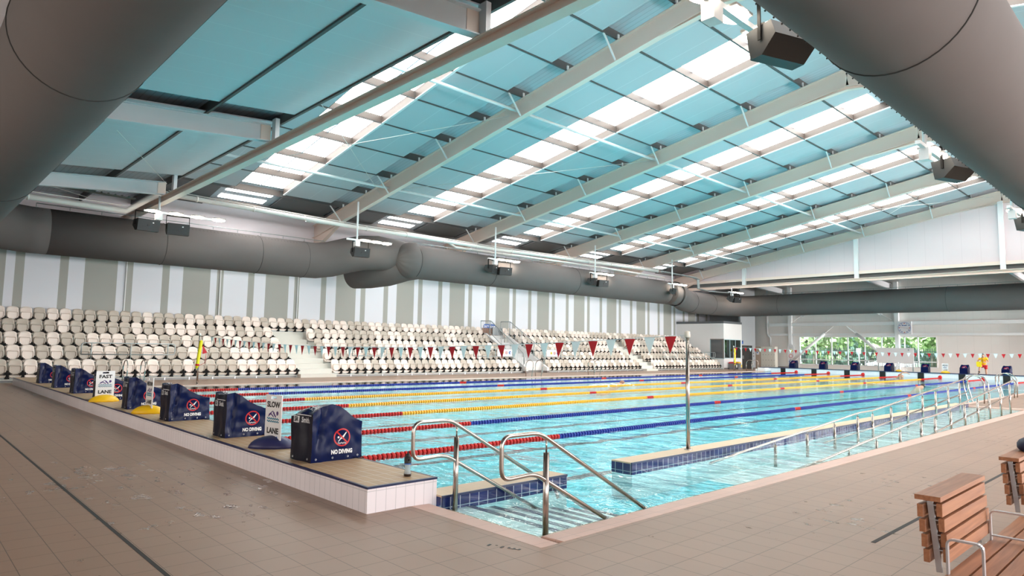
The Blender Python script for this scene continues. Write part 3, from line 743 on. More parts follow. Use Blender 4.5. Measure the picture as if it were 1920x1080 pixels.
# ================================================================== DUCTS
def duct(name, label, path, r, seams=(), dots=None, rail=None, pleat=()):
    t = thing(name, label, 'air duct')
    b = MB(); b.tube(path, r, 48, 'duct_fabric'); obj('fabric_tube', b, None, t)
    for p, d in seams:
        b = MB(); d = Vector(d).normalized(); u = Vector((0, 0, 1)); w_ = d.cross(u).normalized(); u = w_.cross(d)
        b.tube([Vector(p) + (u * math.cos(2 * PI * k / 48) + w_ * math.sin(2 * PI * k / 48)) * (r + 0.004) for k in range(48)], 0.011, 6, closed=True)
        obj('seam', b, 'duct_seam', t)
    if dots:
        b = MB()
        for p in dots: b.box(p[0] - 0.008, p[0] + 0.008, p[1] - 0.008, p[1] + 0.008, p[2] - 0.008, p[2] + 0.008)
        obj('nozzle_row', b, 'seam_dot', t)['kind'] = 'stuff'
    if rail:
        b = MB(); b.tube(rail, 0.016, 8)
        L_ = (Vector(rail[-1]) - Vector(rail[0])); K = int(L_.length / 1.1)
        for k in range(K):
            p = Vector(rail[0]) + L_ * (k / K); b.tube([p, p - Vector((0, 0, 0.14))], 0.012, 6)
        obj('hanging_rail', b, 'galv', t)
    return t
r = 0.92
# overhead near duct, along Y
A = [(-2.19, -24, 6.04), (-2.19, -5, 6.04), (-2.19, 5, 6.04), (-2.19, 15, 6.04), (-2.19, 21.2, 6.04)] + arc((-0.19, 21.7), 2.0, PI, PI / 2, 8, lambda u, v: (u, v, 6.04 - 0.12 * (u + 2.19) / 2)) + [(0.45, 23.7, 5.92)]
duct('air_duct', 'large dark fabric duct passing overhead at the near end, top left', A, r, seams=[((-2.19, 3.0, 6.04), (0, 1, 0)), ((-2.19, 13, 6.04), (0, 1, 0))])
# along the seating wall, first half
B = [(0.45, 23.7, 5.92), (6, 23.7, 5.92), (11.0, 23.7, 5.92)] + [(12.0, 23.66, 5.93), (12.7, 23.4, 6.05), (13.4, 22.95, 6.28), (14.1, 22.5, 6.46), (14.8, 22.25, 6.5), (15.6, 22.1, 6.42), (16.4, 21.9, 6.28), (17.2, 21.6, 6.18)]
duct('air_duct', 'dark fabric duct along the seating wall above the first seats', B, r, seams=[((4.66, 23.7, 5.92), (1, 0, 0)), ((8.9, 23.7, 5.92), (1, 0, 0)), ((11.3, 23.7, 5.92), (1, 0, 0))],
     dots=[(x * 0.16, 23.7 - 0.92 * math.cos(math.radians(a)), 5.92 + 0.92 * math.sin(math.radians(a))) for x in range(-2, 68) for a in (52, 56)],
     rail=[(0, 23.5, 6.98), (12.4, 23.5, 6.98)])
# second half, starting with a gathered rounded bend
Cc = [(14.9, 24.6, 5.66), (15.2, 23.6, 5.64), (15.7, 22.6, 5.74), (16.3, 21.7, 6.02), (17.0, 21.5, 6.16), (20, 21.5, 6.16), (30, 21.5, 6.16), (40.5, 21.5, 6.16)]
t = duct('air_duct', 'dark fabric duct above the middle and far seats, starting at a gathered bend', Cc, r, seams=[((16.4, 21.5, 6.16), (1, 0, 0)), ((16.6, 21.5, 6.16), (1, 0, 0)), ((22.0, 21.5, 6.16), (1, 0, 0)), ((29.5, 21.5, 6.16), (1, 0, 0))],
     rail=[(16.5, 21.3, 7.18), (41.5, 21.3, 7.18)])
def gathered(c, rad, ax):
    """rounded, pleated fabric end"""
    b = MB(); n = 60; K = 14; vs = []
    for i in range(K + 1):
        t_ = PI / 2 * i / K
        for k in range(n):
            a = 2 * PI * k / n; pl = 1 + 0.06 * math.sin(t_) * math.cos(15 * a) * (i / K)
            rr = rad * math.cos(t_ * 0.98) * pl if i < K else 0.05
            vs.append((c[0] - ax * rad * 0.95 * math.sin(t_), c[1] + rr * math.cos(a), c[2] + rr * math.sin(a)))
    b.add(vs, [(i * n + k, i * n + (k + 1) % n, (i + 1) * n + (k + 1) % n, (i + 1) * n + k) for i in range(K) for k in range(n)], 'duct_fabric', True)
    return b
obj('gathered_end', gathered((16.35, 21.3, 6.17), 1.0, 1), None, t)
# far corner
Dd = [(41.2, 21.5, 6.16), (42.2, 21.5, 6.14), (43.2, 21.75, 6.0), (44.4, 22.1, 5.8), (46, 22.3, 5.72), (48.5, 22.2, 5.69)] + arc((50.3, 20.0), 2.2, PI / 2, 0, 8, lambda u, v: (u, v, 5.69)) + [(52.5, 12, 5.69), (52.5, 0, 5.69), (52.5, -24, 5.69)]
t = duct('air_duct', 'dark fabric duct turning the far corner and running along the far wall', Dd, r, seams=[((45.3, 22.2, 5.75), (1, 0.1, -0.03)), ((48.4, 22.2, 5.69), (1, 0, 0)), ((52.5, 17.5, 5.69), (0, 1, 0)), ((52.5, 5.0, 5.69), (0, 1, 0))],
     rail=[(52.3, 19, 6.72), (52.3, -8, 6.72)])
obj('gathered_end', gathered((42.0, 21.45, 6.14), 0.99, -1), None, t)
dots = []
for k in range(0, 150):
    x = -4 + 0.16 * k * (1 + k * 0.004)
    dots.append((x, -5.76 + 0.932 * 0.76, 5.95 - 0.932 * 0.65))
duct('air_duct', 'huge dark fabric duct overhead at the top right, along the bench side', [(-9, -5.76, 5.95), (0, -5.76, 5.95), (10, -5.76, 5.95), (25, -5.76, 5.95), (40, -5.76, 5.95), (51.5, -5.76, 5.8)], 0.925,
     seams=[((4.75, -5.76, 5.95), (1, 0, 0)), ((16, -5.76, 5.95), (1, 0, 0)), ((27, -5.76, 5.95), (1, 0, 0))], dots=dots)

# pipes and trays
def pipe(name, label, pts, r, m='pipe_white', coll=None, extra=None):
    b = MB(); b.tube(pts, r, 14)
    if coll:
        for a, c in zip(pts[:-1], pts[1:]):
            a, c = Vector(a), Vector(c); K = int((c - a).length / coll); d = (c - a).normalized()
            for k in range(1, K + 1):
                p = a + d * (k * coll - coll / 2); b.tube([p - d * 0.03, p + d * 0.03], r * 1.18, 14)
    return tag(obj(name, b, m), label, 'pipe')
pipe('water_pipe', 'white pipe under the near low ceiling, turning up to the first rafter', [(-9, 20.9, 6.85), (2.55, 20.9, 6.70), (3.75, 20.9, 7.62), (4.0, 20.9, 7.62)], 0.115, coll=2.4)
pipe('water_pipe', 'long upper white pipe above the duct on the seating side', [(3.9, 20.7, 7.58), (12, 20.7, 7.42), (22, 20.7, 7.38), (38.6, 20.7, 7.62)], 0.10, coll=2.4)
pipe('water_pipe', 'long lower white pipe just above the duct on the seating side', [(10.2, 21.2, 7.46), (18.4, 21.2, 7.60), (19.3, 21.2, 7.24), (31, 21.2, 7.34), (40.2, 21.2, 7.28)], 0.065, coll=2.4)
pipe('conduit', 'thin white conduit running on top of the upper white pipe', [(4.0, 20.75, 7.74), (12, 20.75, 7.58), (22, 20.75, 7.54), (38.6, 20.75, 7.78)], 0.02)
pipe('conduit', 'thin white conduit above the near white pipe', [(-9, 20.95, 7.05), (2.6, 20.95, 6.9)], 0.02)
b = MB()
b.bar((-9, 21.6, 7.6), (3.0, 21.6, 7.35), 0.3, 0.03)
for k in range(50): b.bar((-9 + 0.24 * k, 21.45, 7.62 - 0.0208 * 0.24 * k), (-9 + 0.24 * k, 21.75, 7.62 - 0.0208 * 0.24 * k), 0.05, 0.07)
tag(obj('cable_tray', b, 'tray_grey'), 'grey cable tray hung above the near white pipe', 'cable tray')
b = MB()
pp = [(39.5, 21.0, 7.7), (44.2, 21.0, 7.62), (44.8, 21.0, 7.5), (44.9, 21.0, 6.75), (46, 20.8, 6.6), (49.2, 20, 6.6)]
for a, c in zip(pp[:-1], pp[1:]): b.bar(a, c, 0.35, 0.04)
tag(obj('cable_tray', b, 'galv'), 'pale cable tray dropping beside the far duct bend', 'cable tray')

# ================================================================== LIGHT PENDANTS AND LOUDSPEAKERS
def pendant(x, y, z, ztop, nl, label, grp):
    t = thing('light_pendant', label, 'hanging light', (x, y, z), 0, grp)
    b = MB(); b.tube([(0, 0, 0), (0, 0, ztop - z)], 0.045, 10); obj('pole', b, 'white_paint', t)
    L_ = 2.6 if nl == 4 else 1.9
    b = MB(); b.box(-0.55, L_ - 0.55, -0.05, 0.05, -0.05, 0.03); b.box(-0.12, 0.12, -0.1, 0.1, -0.32, -0.05); obj('crossbar', b, 'white_paint', t)
    for i in range(nl):
        cx = -0.2 + 0.83 * i if nl == 4 else 0.45 + 0.62 * i
        b = MB(); b.box(cx - 0.24, cx + 0.24, -0.16, 0.22, 0.03, 0.07); lb = obj('lamp', b, 'lamp_body', t)
        b = MB(); b.lathe([(0.02, -0.035), (0.20, -0.03), (0.27, 0.0), (0.27, 0.03), (0.02, 0.032)], (cx, 0.02, -0.01 + 0.01), 20, axis='Z')
        b.v = [(cx + (v[0] - cx), (v[1] - 0.02) * 0.75 + 0.02, v[2]) for v in b.v]
        obj('lens', b, 'lamp_glow', lb)
    return t
def speaker_proto():
    t = thing('loudspeaker', 'x', 'loudspeaker')
    b = MB(); b.prism([(-0.28, 0.20), (0.20, 0.20), (0.28, -0.02), (0.02, -0.24), (-0.20, -0.24)], -0.40, 0.40, axis='X'); obj('cabinet', b, 'speaker_black', t)
    b = MB(); b.quad((-0.37, -0.285, 0.17), (0.37, -0.285, 0.17), (0.37, -0.21, -0.22), (-0.37, -0.21, -0.22)); b.box(-0.05, 0.05, -0.268, -0.25, -0.06, 0.0); obj('grille', b, 'print_black', t)
    b = MB()
    for s in (-1, 1): b.box(s * 0.42 - 0.008, s * 0.42 + 0.008, -0.03, 0.03, -0.02, 0.52)
    b.box(-0.42, 0.42, -0.03, 0.03, 0.505, 0.54); obj('bracket', b, 'black_plastic', t)
    b = MB(); b.box(0.12, 0.17, -0.292, -0.27, 0.06, 0.10); obj('badge', b, 'print_white', t)
    return t
SP = speaker_proto(); used = [False]
def speaker(loc, rz, label, grp):
    if not used[0]:
        used[0] = True; SP.location = loc; SP.rotation_euler = (0, 0, rz); tag(SP, label, None, grp); return SP
    return dup(SP, loc, rz, label, grp)
PX = [3.55, 12.4, 21.45, 30.5, 39.75, 48.9]
for i, x in enumerate(PX):
    zt = zr(20.2) if i else 7.35
    lab = 'floodlight pendant on a white pole, %s from the near end on the seating side' % ORD[i]
    if i == 5: zt = 7.1
    pendant(x, 20.2, 6.70, zt, 4 if i == 0 else 3, lab, 'floodlight pendants on the seating side')
    g2 = 'loudspeakers under the seating side floodlights'
    if i == 0:
        speaker((x - 0.42, 20.2, 6.12), 0.12, 'black loudspeaker on the left under the first seating side floodlights', g2); speaker((x + 0.72, 20.2, 6.10), -0.12, 'black loudspeaker on the right under the first seating side floodlights', g2)
    elif i in (1, 4):
        speaker((x + (0.20 if i == 1 else 0.1), 20.2, 6.10), -0.1 if i == 1 else 0.5, 'single black loudspeaker under the %s seating side floodlights' % ORD[i], g2)
    else:
        speaker((x - 0.30, 20.2, 6.10), 0.45, 'left loudspeaker of the pair under the %s seating side floodlights' % ORD[i], g2); speaker((x + 0.72, 20.2, 6.06), -0.25, 'right loudspeaker of the pair under the %s seating side floodlights' % ORD[i], g2)
for i, (x, y) in enumerate(((3.35, -3.75), (12.35, -3.95), (21.5, -4.0))):
    lab = ['floodlight pendant cut by the top edge beside the big right duct', 'floodlight pendant peeking out halfway along the big right duct', 'floodlight pendant at the right picture edge before the far gable'][i]
    pendant(x + 0.6, y, 6.32 if i else 6.42, zr(y), 4 if i == 0 else 3, lab, 'floodlight pendants on the bench side')
    speaker((x + (1.75 if i == 0 else 1.9), y - (0.45 if i == 0 else 0.25), 6.02 if i == 0 else 6.0), PI - 0.35, ['brown-lit loudspeaker beside the big right duct at the top', 'black loudspeaker half hidden behind the big right duct', 'black loudspeaker at the right edge under the bench side floodlight'][i], 'loudspeakers on the bench side')

# ================================================================== SEATING STAND
ROWS = 5
def ry(k): return 21.75 + 0.94 * k
def rz_(k): return 0.15 + 0.52 * k
SEC = [[(-2.2, 10.3), (12.15, 25.15), (27.45, 37.85), (39.3, 49.75)]] * 4 + [[(-2.2, 25.15), (27.1, 49.75)]]
b = MB()
for k in range(ROWS):
    for (x0, x1) in SEC[k]:
        y0 = 21.56 + 0.94 * k; b.box(x0, x1, y0, (y0 + 0.96 if k < 4 else YW), 0.02 if k == 0 else rz_(k) - 0.6, rz_(k))
struct('floor_stand', b, 'concrete')
for (x0, x1, nm) in ((10.3, 12.15, 'pale concrete steps between the first and second seat blocks'), (37.85, 39.3, 'pale concrete steps between the third and fourth seat blocks')):
    t = thing('stand_steps', nm, 'steps', (x0, 21.2, 0))
    for i in range(9):
        b = MB(); y = 0.0 + 0.47 * i; b.box(0.0, x1 - x0, y, y + 0.5, 0.02, 0.19 + 0.235 * i); obj('step', b, 'concrete', t)
    b = MB(); b.box(0.35, x1 - x0 - 0.1, 4.24, 4.3, 2.1, 2.5); obj('end_panel', b, 'skirting_grey', t)
# white walled gangway with its stairs
t = thing('gangway_wall', 'white sloping wall on the left of the stand gangway', 'wall')
b = MB(); b.prism([(21.29, 0.0), (21.29, 0.36), (21.4, 0.42), (25.3, 2.55), (26.28, 2.55), (26.28, 0)], 25.2, 25.38, axis='X'); obj('body', b, 'white_wall', t)
b = MB(); b.box(25.19, 25.39, 21.28, 21.6, 0.02, 0.16); obj('skirting', b, 'skirting_grey', t)
t = thing('gangway_wall', 'white sloping wall on the right of the stand gangway', 'wall')
b = MB(); b.prism([(21.45, 0.0), (21.45, 0.36), (21.6, 0.42), (25.3, 2.45), (26.28, 2.45), (26.28, 0)], 27.25, 27.43, axis='X'); obj('body', b, 'white_wall', t)
b = MB(); b.box(27.24, 27.44, 21.44, 21.8, 0.02, 0.16); obj('skirting', b, 'skirting_grey', t)
t = thing('entrance_wall', 'low grey skirted white front closing the gangway', 'wall')
b = MB(); b.box(25.38, 27.25, 22.0, 22.1, 0.16, 0.75); obj('body', b, 'white_wall', t)
b = MB(); b.box(25.38, 27.25, 21.98, 22.0, 0.02, 0.18); obj('skirting', b, 'skirting_grey', t)
b = MB()
for i in range(10): b.box(25.38, 27.25, 22.1 + 0.42 * i, 26.28, 0.02 + 0.24 * i, 0.02 + 0.24 * (i + 1))
tag(obj('gangway_stairs', b, 'white_wall'), 'plain stairs rising between the two gangway walls', 'stairs')
t = thing('slatted_screen', 'brown vertical slat screen under the blue sign on the stand', 'screen', (25.7, 26.2, 2.2))
for i in range(12):
    b = MB(); b.box(0.13 * i, 0.13 * i + 0.08, -0.04, 0.0, 0.0, 0.72); obj('slat', b, 'slat_wood', t)
b = MB()
pl = arc((0.18, 0.0), 0.18, PI / 2, 3 * PI / 2, 8, lambda u, v: (u, v)) + arc((0.92, 0.0), 0.18, -PI / 2, PI / 2, 8, lambda u, v: (u, v))
b.prism(pl, -0.02, 0.0, 'print_blue')
put_text(b, 'DUTY ROOM', 0.20, lambda x, y, z: (0.55 + x, -0.022 - z, y), 'print_white', 0.006, 0.85)
t = obj('wall_sign', b, None, None, (25.92, 26.27, 3.02)); tag(t, 'blue rounded sign with white letters on the banded wall', 'sign')
t = thing('gangway_board', 'pale panel behind the gangway at the top of the stand', 'panel', (26.6, 26.1, 2.45)); b = MB(); b.box(0, 0.9, -0.05, 0, 0, 0.55); obj('panel', b, 'grey_wall', t)
# railings of the gangway
def bal_rail(x, pts, lab):
    t = thing('stair_railing', lab, 'railing', (x, 0, 0))
    (ya, za), (yb, zb), (yc, zc), (yd, zd) = pts          # top back, knee, foot top, foot bottom
    b = MB(); b.tube(rounded([(0, ya, za), (0, yb, zb), (0, yc, zc), (0, yd, zd)], 0.12), 0.028, 8); obj('top_rail', b, 'galv', t)
    dz = 0.85
    b = MB(); b.tube([(0, ya, za - dz), (0, yb, zb - dz + 0.02), (0, yc, zc - dz)], 0.018, 8); obj('bottom_rail', b, 'galv', t)
    b = MB(); K = int((ya - yc) / 0.11)
    for i in range(1, K):
        y = ya - (ya - yc) * i / K; z = za if y > yb else zb + (zc - zb) * (yb - y) / (yb - yc)
        b.tube([(0, y, z), (0, y, z - dz)], 0.007, 5)
    obj('baluster', b, 'galv', t)['kind'] = 'stuff'
    for f in (0, 0.22, 0.5, 0.78, 1.0):
        y = ya + (yc - ya) * f; z = za if y > yb else zb + (zc - zb) * (yb - y) / (yb - yc)
        b = MB(); b.tube([(0, y, z), (0, y, z - dz - 0.3)], 0.022, 8); obj('post', b, 'galv', t)
bal_rail(25.29, [(25.8, 3.38), (24.8, 3.36), (21.62, 1.25), (21.55, 0.6)], 'balustrade on the left gangway wall, beside the blue sign')
bal_rail(27.34, [(26.05, 3.40), (25.1, 3.38), (21.85, 1.46), (21.8, 0.6)], 'balustrade on the right gangway wall')
def board(x0, x1, y):
    b = MB(); b.box(x0, x1, y - 0.03, y - 0.02, 1.05, 1.49, 'board_white'); w_ = x1 - x0
    f = lambda cx: (lambda x, y2, z: (x0 + cx * w_ + x, y - 0.032 - z, 1.27 + y2))
    put_text(b, '2m', 0.15, f(0.12), 'print_grey', 0.003)
    cx = x0 + 0.35 * w_; b.prism([(cx - 0.11, 1.28), (cx, 1.17), (cx + 0.11, 1.28), (cx, 1.39)], y - 0.036, y - 0.031, 'print_yellow'); b.box(cx - 0.03, cx + 0.03, y - 0.04, y - 0.036, 1.25, 1.31, 'print_black')
    cx = x0 + 0.6 * w_; b.tube([(cx + 0.085 * math.cos(a * PI / 12), y - 0.034, 1.28 + 0.085 * math.sin(a * PI / 12)) for a in range(24)], 0.012, 6, 'print_red', closed=True); b.bar((cx - 0.06, y - 0.036, 1.34), (cx + 0.06, y - 0.036, 1.22), 0.02, 0.004, 'print_red', (0, 1, 0)); b.bar((cx - 0.04, y - 0.035, 1.24), (cx + 0.03, y - 0.035, 1.31), 0.02, 0.004, 'print_black', (0, 1, 0))
    cx = x0 + 0.84 * w_; b.lathe([(0.0, 0), (0.1, 0)], (cx, y - 0.033, 1.28), 20, 'print_blue', 'Y', False); b.ball((cx + 0.03, y - 0.034, 1.27), 0.045, 'board_white', 8, (1, 0.05, 1.3))
    return b
def guard(x0, x1, posts, lab, sign=None):
    y = 22.3
    t = thing('guard_rail', lab, 'guard rail', (0, 0, 0))
    b = MB(); pts = rounded([(x0, y, 1.05), (x0, y, 1.50), (x1, y, 1.50), (x1, y, 1.05), (x0, y, 1.05)], 0.12)
    b.tube(pts, 0.022, 8); obj('top_rail', b, 'galv', t)
    for p in posts:
        b = MB(); b.tube([(p, y, 1.5), (p, y, 0.66)], 0.02, 8); obj('post', b, 'galv', t)
    if sign: tag(obj('warning_sign', board(sign[0], sign[1], y)), sign[2], 'sign')
guard(1.66, 5.08, (2.0, 3.4, 4.8), 'looped steel guard rail in front of the seats above the near blocks')
guard(13.6, 15.67, (13.95, 15.3), 'looped steel guard rail on the second seat block')
guard(21.75, 25.05, (22.1, 23.5, 24.95), 'looped steel guard rail left of the gangway', (23.64, 24.9, 'white depth warning board on the rail left of the gangway'))
guard(27.7, 31.4, (28.0, 29.5, 31.0), 'looped steel guard rail right of the gangway', (28.05, 29.32, 'white depth warning board on the rail right of the gangway'))
guard(41.6, 43.7, (41.9, 43.3), 'short looped steel guard rail on the fourth seat block')
guard(45.0, 49.7, (45.6, 47.9, 49.4), 'looped steel guard rail at the far end of the stand by the office')

t = thing('stand_front_void', 'short metal legs with a dark strip painted for the shaded void under the front row', 'fascia')
b = MB()
for (x0, x1) in SEC[0]: b.box(x0 + 0.02, x1 - 0.02, 21.545, 21.56, 0.035, 0.115)
obj('shade_strip', b, 'dark_steel', t)  # dark strip stands in for the shaded void behind the legs
for (x0, x1) in SEC[0]:
    n = int((x1 - x0) / 0.92)
    for i in range(n + 1):
        xx = x0 + 0.05 + (x1 - x0 - 0.1) * i / n; b = MB(); b.box(xx - 0.02, xx + 0.02, 21.53, 21.55, D, 0.14); obj('leg', b, 'alu', t)
# one seat, then 300 copies, the farthest ones massed
def seat_parts(c):
    """backrest shell, tipped-up pan, bracket; the seat faces -Y, its base on z = 0"""
    B_, P_, K_ = MB(), MB(), MB()
    # backrest: rounded, slightly dished
    nx, nz = 8, 7; vs = []
    for side in (0, 1):
        for i in range(nz + 1):
            tz = i / nz; z = 0.10 + 0.605 * tz
            hw = 0.198 + 0.018 * math.sin(PI * min(1, tz * 1.1))
            for j in range(nx + 1):
                u = -1 + 2 * j / nx
                zz = z - (0.075 * abs(u) ** 3.2) * tz ** 3
                y = 0.16 * (tz - 0.1) * 0.9 + 0.035 * (1 - u * u) + (0.028 if side else 0)
                vs.append((u * hw, y, zz))
    S = (nx + 1) * (nz + 1); fs = []
    for i in range(nz):
        for j in range(nx):
            a = i * (nx + 1) + j; fs.append((a, a + 1, a + nx + 2, a + nx + 1)); fs.append((S + a, S + a + nx + 1, S + a + nx + 2, S + a + 1))
    ring = [j for j in range(nx + 1)] + [i * (nx + 1) + nx for i in range(1, nz + 1)] + [nz * (nx + 1) + j for j in range(nx - 1, -1, -1)] + [i * (nx + 1) for i in range(nz - 1, 0, -1)]
    for a, d in zip(ring, ring[1:] + ring[:1]): fs.append((a, a + S, d + S, d))
    B_.add(vs, fs, c, True)
    # tipped-up pan: a U rim around a recessed underside
    prof = [(-0.165, 0.44), (-0.15, 0.475), (0.15, 0.475), (0.165, 0.44), (0.175, 0.30), (0.12, 0.165), (-0.12, 0.165), (-0.175, 0.30)]
    P_.prism(prof, -0.085, -0.035, c)
    rim = [(x * 1.04, -0.105 + (0.0), z) for x, z in prof]
    P_.tube(rounded([(-0.125, -0.10, 0.165), (-0.18, -0.10, 0.31), (-0.165, -0.10, 0.475), (0.165, -0.10, 0.475), (0.18, -0.10, 0.31), (0.125, -0.10, 0.165)], 0.05, 3), 0.024, 6, c)
    P_.tube(rounded([(-0.20, -0.13, 0.16), (-0.15, -0.14, 0.06), (0.15, -0.14, 0.06), (0.20, -0.13, 0.16)], 0.07, 3), 0.03, 6, c); P_.box(-0.17, 0.17, -0.13, 0.0, 0.04, 0.12, c)
    # black pivot bracket on one side
    K_.bar((0.229, -0.20, 0.175), (0.229, 0.0, 0.175), 0.27, 0.035); K_.bar((0.229, -0.19, 0.205), (0.229, 0.0, 0.205), 0.17, 0.05); K_.bar((0.229, -0.19, 0.145), (0.229, 0.0, 0.14), 0.17, 0.035); K_.box(0.185, 0.273, -0.18, 0.0, 0.0, 0.14); K_.box(0.213, 0.245, -0.16, 0.03, 0.21, 0.29); K_.box(0.16, 0.298, -0.12, 0.06, -0.01, 0.03)
    return B_, P_, K_
protos = {}
for c in ('seat_white', 'seat_grey'):
    B_, P_, K_ = seat_parts(c)
    protos[c] = (B_.mesh('backrest'), P_.mesh('seat_pan'), K_.mesh('bracket', 'black_plastic'), (B_, P_, K_))
PITCH = 0.4575
slots = []
rr = random.Random(11)
secn = ['first', 'second', 'third', 'fourth']
for k in range(ROWS):
    for si, (x0, x1) in enumerate(SEC[k]):
        n = int((x1 - x0) / PITCH + 0.1); off = x1 - n * PITCH if si == 0 else x0
        cnt = 0
        for i in range(n):
            x = off + (i + 0.5) * PITCH
            if x < -1.55: continue
            c = 'seat_white' if rr.random() < 0.52 else 'seat_grey'
            slots.append((x, ry(k), rz_(k) + 0.02, c, k, si, cnt)); cnt += 1
d_ = lambda s: (Vector(s[:3]) - CAM).length
slots.sort(key=d_)
rest = MB(); rest.mats = ['seat_white', 'seat_grey', 'black_plastic']
rown = ['front', 'second', 'third', 'fourth', 'back']
for q, (x, y, z, c, k, si, i) in enumerate(slots):
    cn = 'white' if c == 'seat_white' else 'grey'
    if q < 300:
        blk = secn[si] if k < 4 else ('long left' if si == 0 else 'far')
        lab = '%s tip-up seat, %s row of the %s block, %s from its left end' % (cn, rown[k], blk, ordw(i))
        t = thing('stadium_seat', lab, 'seat', (x, y, z), 0, 'tip-up seats of the stand')
        bm_, pm_, km_, _ = protos[c]
        obj('backrest', bm_, None, t); obj('seat_pan', pm_, None, t); obj('bracket', km_, None, t)
    else:
        for mbx, mm in zip(protos[c][3], (c, c, 'black_plastic')):
            o = len(rest.v); rest.v += [(v[0] + x, v[1] + y, v[2] + z) for v in mbx.v]
            rest.f += [tuple(a + o for a in f) for f in mbx.f]; rest.sm += mbx.sm; rest.mi += [rest.mats.index(mm)] * len(mbx.f)
tag(obj('stadium_seat', rest), 'the far white and grey tip-up seats massed towards the office end', 'seat', 'tip-up seats of the stand', 'stuff')
b = MB()
for k in range(ROWS):
    for (x0, x1) in SEC[k]: b.bar((x0, ry(k) - 0.05, rz_(k) + 0.035), (x1, ry(k) - 0.05, rz_(k) + 0.035), 0.05, 0.03)
tag(obj('seat_mounting_rail', b, 'galv'), 'thin metal rails carrying the rows of seats', 'rail', None, 'stuff')

# ================================================================== CONTROL ROOM END
b = MB()
b.box(49.8, 49.95, 21.5, 22.8 - 1.25, 0, 4.07); b.box(49.8, 49.95, 22.82, YW, 0, 4.07); b.box(49.8, 49.95, 21.55, 22.82, 0, 0.97); b.box(49.8, 49.95, 21.55, 22.82, 2.66, 4.07)
b.box(49.95, 53.05, 21.5, 21.65, 0, 1.0); b.box(49.95, 53.05, 21.5, 21.65, 2.66, 4.07); b.box(52.82, 53.05, 21.5, 21.65, 1.0, 2.66); b.box(52.95, 53.05, 21.65, YW, 0, 4.07)
struct('wall_office', b, 'white_wall')
b = MB(); b.box(49.78, 53.07, 21.48, YW, 4.07, 4.27); struct('trim_6', b, 'parapet_grey')
b = MB(); b.box(49.79, 53.06, 21.488, 21.5, 0.02, 0.16); b.box(55.2, 55.85, 21.588, 21.6, 0.02, 0.16); struct('baseboard_left', b, 'skirting_grey')
b = MB(); b.box(49.78, 49.86, 21.49, 21.60, 0.97, 2.66, 'skirting_grey'); b.box(49.78, 49.82, 22.78, 22.84, 0.97, 2.70, 'glass_frame'); b.box(49.78, 49.82, 21.5, 22.84, 2.62, 2.70, 'skirting_grey'); b.box(49.78, 49.82, 21.5, 22.84, 0.94, 1.0, 'glass_frame')
o = struct('window_90', b); g = MB(); g.box(49.83, 49.85, 21.55, 22.8, 1.0, 2.66); obj('pane', g, 'grey_glass', o)
b = MB()
for x in (49.83, 50.85, 51.85, 52.80): b.box(x - 0.03, x + 0.03, 21.47, 21.53, 1.0, 2.66)
b.box(49.8, 52.83, 21.47, 21.53, 0.97, 1.04); b.box(49.8, 52.83, 21.47, 21.53, 2.62, 2.68)
o = struct('window_91', b, 'glass_frame'); g = MB(); g.box(49.86, 52.8, 21.52, 21.54, 1.0, 2.66); obj('pane', g, 'mirror_glass', o)
b = MB(); b.box(53.05, 53.24, 21.6, 21.75, 0, 7.6); b.box(55.22, 55.85, 21.6, 21.75, 0, 7.6); b.box(53.24, 55.22, 21.6, 21.75, 2.18, 7.6); b.box(55.75, 55.85, 21.75, YW, 0, 7.6)
struct('wall_door_side', b, 'grey_wall')
b = MB(); b.box(53.24, 55.22, 21.62, 21.68, D, 2.18); o = struct('door_1', b, 'dark_door')
g = MB(); g.box(53.5, 54.1, 21.59, 21.62, 2.02, 2.06); g.box(54.5, 55.1, 21.59, 21.62, 2.02, 2.06); g.box(53.30, 53.6, 21.60, 21.62, 0.95, 1.25); obj('door_handle', g, 'dark_steel', o)
for z in (1.15, 1.42):
    b = MB(); b.box(55.4, 55.52, 21.57, 21.6, z, z + 0.12); tag(obj('door_switch', b, 'skirting_grey'), 'small dark switch plate beside the black door, %s' % ('upper' if z > 1.3 else 'lower'), 'switch')
b = MB(); b.box(53.12, 53.35, 21.52, 21.6, 2.32, 2.62, 'print_blue'); b.box(53.16, 53.24, 21.50, 21.52, 2.5, 2.58, 'print_black'); tag(obj('exit_light', b), 'small blue lit sign over the corner of the black door', 'sign')
def bin_(x, lid, lab):
    t = thing('waste_bin', lab, 'bin', (x, 21.15, D))
    b = MB(); b.lathe([(0.02, 0), (0.25, 0), (0.31, 0.52), (0.31, 0.54)], (0, 0, 0), 4, smooth=False); b.v = [((v[0] - v[1]) * 0.75 * 1.0, (v[0] + v[1]) * 0.75, v[2]) for v in b.v]; obj('body', b, 'bin_grey', t)
    b = MB(); b.lathe([(0.33, 0.53), (0.33, 0.58), (0.22, 0.66), (0.02, 0.67)], (0, 0, 0), 4, smooth=False); b.v = [((v[0] - v[1]) * 0.75, (v[0] + v[1]) * 0.75, v[2]) for v in b.v]; obj('lid', b, lid, t)
    b = MB(); b.box(-0.02 + 0.08, 0.18, -0.36, -0.325, 0.18, 0.42); obj('sticker', b, 'print_yellow' if lid == 'bin_yellow' else 'board_white', t)
bin_(50.62, 'bin_red', 'grey bin with a red lid against the office wall')
bin_(51.5, 'bin_yellow', 'grey bin with a yellow lid against the office wall')
t = thing('locker_bank', 'cream locker bank with five columns of doors at the far wall', 'lockers', (55.95, 19.76, D))
b = MB(); b.box(0, 0.55, 0, 1.36, 0, 2.08); obj('body', b, 'locker_cream', t)
